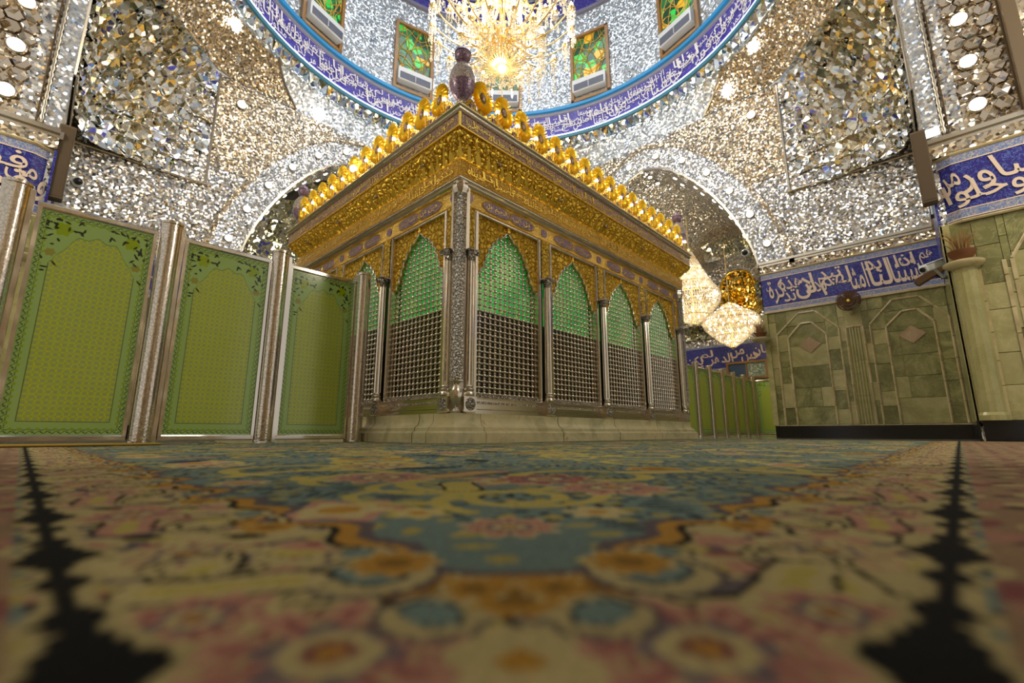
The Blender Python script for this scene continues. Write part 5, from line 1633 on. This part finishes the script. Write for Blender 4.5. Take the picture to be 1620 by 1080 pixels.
for xq, rr in ((9.64, (.05, .12, .19)), (9.75, (.22,)), (9.695, (.235,))):
    for r in rr:
        m = MB(); m.tube([(xq, fy+r*math.cos(2*PI*k/28), fz+r*math.sin(2*PI*k/28)) for k in range(28)], .008, 5, closed=True); m.build('guard_ring', FANB, F)
for k in range(24):
    a = 2*PI*k/24; c, s = math.cos(a), math.sin(a)
    m = MB(); m.tube([(9.64, fy+.04*c, fz+.04*s), (9.645, fy+.18*c, fz+.18*s), (9.695, fy+.235*c, fz+.235*s), (9.75, fy+.22*c, fz+.22*s)], .006, 4); m.build('guard_wire', FANB, F)

def potted(loc, label, s=1.0):
    x, y, z = loc
    t = empty('potted_grass', loc, label, 'plant', 'pots on the onyx ledges')
    m = MB(); m.lathe([(.06, 0), (.075, .01), (.12, .06), (.145, .11), (.15, .125), (.13, .13), (.12, .11)], 18, (0, 0, 0)); m.build('pot', TERRA, t, Matrix.Translation(Vector(loc)) @ Matrix.Scale(s, 4), smooth=50)
    R = random.Random(9); m = MB()
    for k in range(60):
        a = R.uniform(0, 2*PI); l = R.uniform(.16, .34); sp = R.uniform(.03, .17); b = R.uniform(0, .07)
        m.tube([(b*math.cos(a), b*math.sin(a), .10), ((b+sp*.4)*math.cos(a), (b+sp*.4)*math.sin(a), .10+l*.6), ((b+sp)*math.cos(a), (b+sp)*math.sin(a), .10+l)], [.008, .006, .002], 4)
    m.build('dry_grass', STRAW, t, Matrix.Translation(Vector(loc)) @ Matrix.Scale(s, 4), kind='stuff')
potted((JX-.20, NY-.15, 2.54), 'brown bowl of dry grass on the ledge of the right onyx column', 1.1)
m = MB(); m.lathe([(.12, 2.42), (.2, 2.46), (.22, 2.49), (.22, 2.515), (.19, 2.53)], 20, (9.80, -.40, 0)); m.build('onyx_ledge', CREAM, wall_right, smooth=40)
potted((9.78, -.40, 2.53), 'brown bowl of dry grass on the small ledge at the right arch foot', 1.0)

def boxcam(M, label):
    t = empty('surveillance_camera', M @ Vector((0, 0, 0)), label, 'camera')
    m = MB(); m.bbox((-.17, -.06, -.055), (.15, .06, .055), .015); m.build('body', WHITE_PL, t, M)
    m = MB(); m.cyl((.15, 0, 0), (.175, 0, 0), .04, .035, 12); m.build('lens', BLACK_PL, t, M)
    m = MB(); m.bbox((-.2, -.075, .05), (.12, .075, .07), .008); m.build('sun_shield', WHITE_PL, t, M)
    m = MB(); m.cyl((-.05, 0, -.05), (-.12, 0, -.20), .02, .02, 8); m.cyl((-.12, 0, -.20), (-.28, 0, -.22), .025, .025, 8); m.build('arm', WHITE_PL, t, M)
boxcam(Matrix.Translation(Vector((6.22, -3.80, 2.62))) @ Matrix.Rotation(PI*.78, 4, 'Z') @ Matrix.Rotation(.35, 4, 'Y'), 'white box camera on an arm in front of the right inscription end')
SPM = Matrix.Translation(Vector((6.9, -3.80, 2.68))) @ Matrix.Rotation(PI/2, 4, 'Z') @ Matrix.Rotation(.5, 4, 'Y')
t = empty('spotlight', (6.9, -3.95, 2.6), 'long brown spotlight housing tilted beside the white box camera', 'spotlight')
m = MB(); m.bbox((-.16, -.05, -.06), (.24, .05, .06), .01); m.build('housing', FANB, t, SPM)
m = MB(); m.cyl((.24, 0, 0), (.252, 0, 0), .045, .04, 14); m.build('lens', BLACK_PL, t, SPM)
m = MB(); m.cyl((6.9, -3.80, 2.68), (6.9, -3.90, 2.60), .018, .018, 8); m.cyl((6.9, -3.90, 2.60), (6.9, -3.978, 2.60), .03, .04, 10); m.build('wall_bracket', BLACK_PL, t)
def domecam(loc, label, n=(0, -1, 0)):
    t = empty('dome_camera', loc, label, 'camera')
    q = Matrix.Translation(Vector(loc)) @ Vector(n).to_track_quat('Z', 'Y').to_matrix().to_4x4()
    m = MB(); m.lathe([(.10, 0), (.10, .07), (.085, .09)], 18); m.build('housing', WHITE_PL, t, q, smooth=40)
    m = MB(); m.lathe([(.08, .085), (.072, .13), (.045, .165), (.004, .178)], 16); m.build('dome', BLACK_PL, t, q, smooth=60)
domecam((-2.97, WY-.02, 5.42), 'white dome camera on the mirror wall above the leftmost green screen')
domecam((WX-.02, -.20, 4.95), 'small white camera at the inner edge of the right arch', (-1, 0, 0))

def column_speaker(M, label):
    t = empty('column_speaker', M @ Vector((0, 0, 0)), label, 'speaker', 'column speakers beside the arches')
    m = MB(); m.bbox((-.09, -.10, 0), (.09, .08, 1.20), .015); m.build('cabinet', DARKWOOD, t, M)
    m = MB(); m.box((-.075, -.106, .04), (.075, -.099, 1.16)); m.build('grille_cloth', plain('brown_cloth', srgb(84, 70, 52), .9) if 'brown_cloth' not in bpy.data.materials else bpy.data.materials['brown_cloth'], t, M)
column_speaker(Matrix.Translation(Vector((5.98, -3.93, 3.52))) @ Matrix.Rotation(-PI/2, 4, 'Z'), 'tall brown column speaker at the left edge of the right tiled pier')
column_speaker(Matrix.Translation(Vector((-3.21, 5.5, 3.52))), 'tall brown column speaker at the right edge of the left tiled pier')
for M, lb in ((Matrix.Translation(Vector((7.6, NY+.04, 3.9))), 'upright white light tube beside the right column speaker'), (Matrix.Translation(Vector((NX+.05, 6.6, 4.0))), 'upright white light tube beside the left column speaker')):
    t = empty('light_tube', M @ Vector((0, 0, 0)), lb, 'lamp', 'upright tubes')
    m = MB(); m.cyl((0, 0, 0), (0, 0, 1.15), .02, .02, 8); m.build('tube', plain('pale_tube', srgb(220, 240, 236), .3) if 'pale_tube' not in bpy.data.materials else bpy.data.materials['pale_tube'], t, M)
    m = MB(); 
    for z in (-.03, .55, 1.12): m.bbox((-.035, -.035, z), (.035, .035, z+.06), .005)
    m.build('clips', BLACK_PL, t, M)
t = empty('flood_light', (6.02, -4.12, 4.62), 'small bright square floodlight at the top of the right tiled pier', 'lamp')
Mf = Matrix.Translation(Vector((5.98, -4.10, 4.66))) @ Matrix.Rotation(PI*.98, 4, 'Z') @ Matrix.Rotation(.5, 4, 'Y')
m = MB(); m.bbox((-.06, -.09, -.07), (.0, .09, .07), .01); m.build('housing', SILVER, t, Mf)
m = MB(); m.box((.0, -.08, -.06), (.01, .08, .06)); m.build('glass', LAMP, t, Mf)
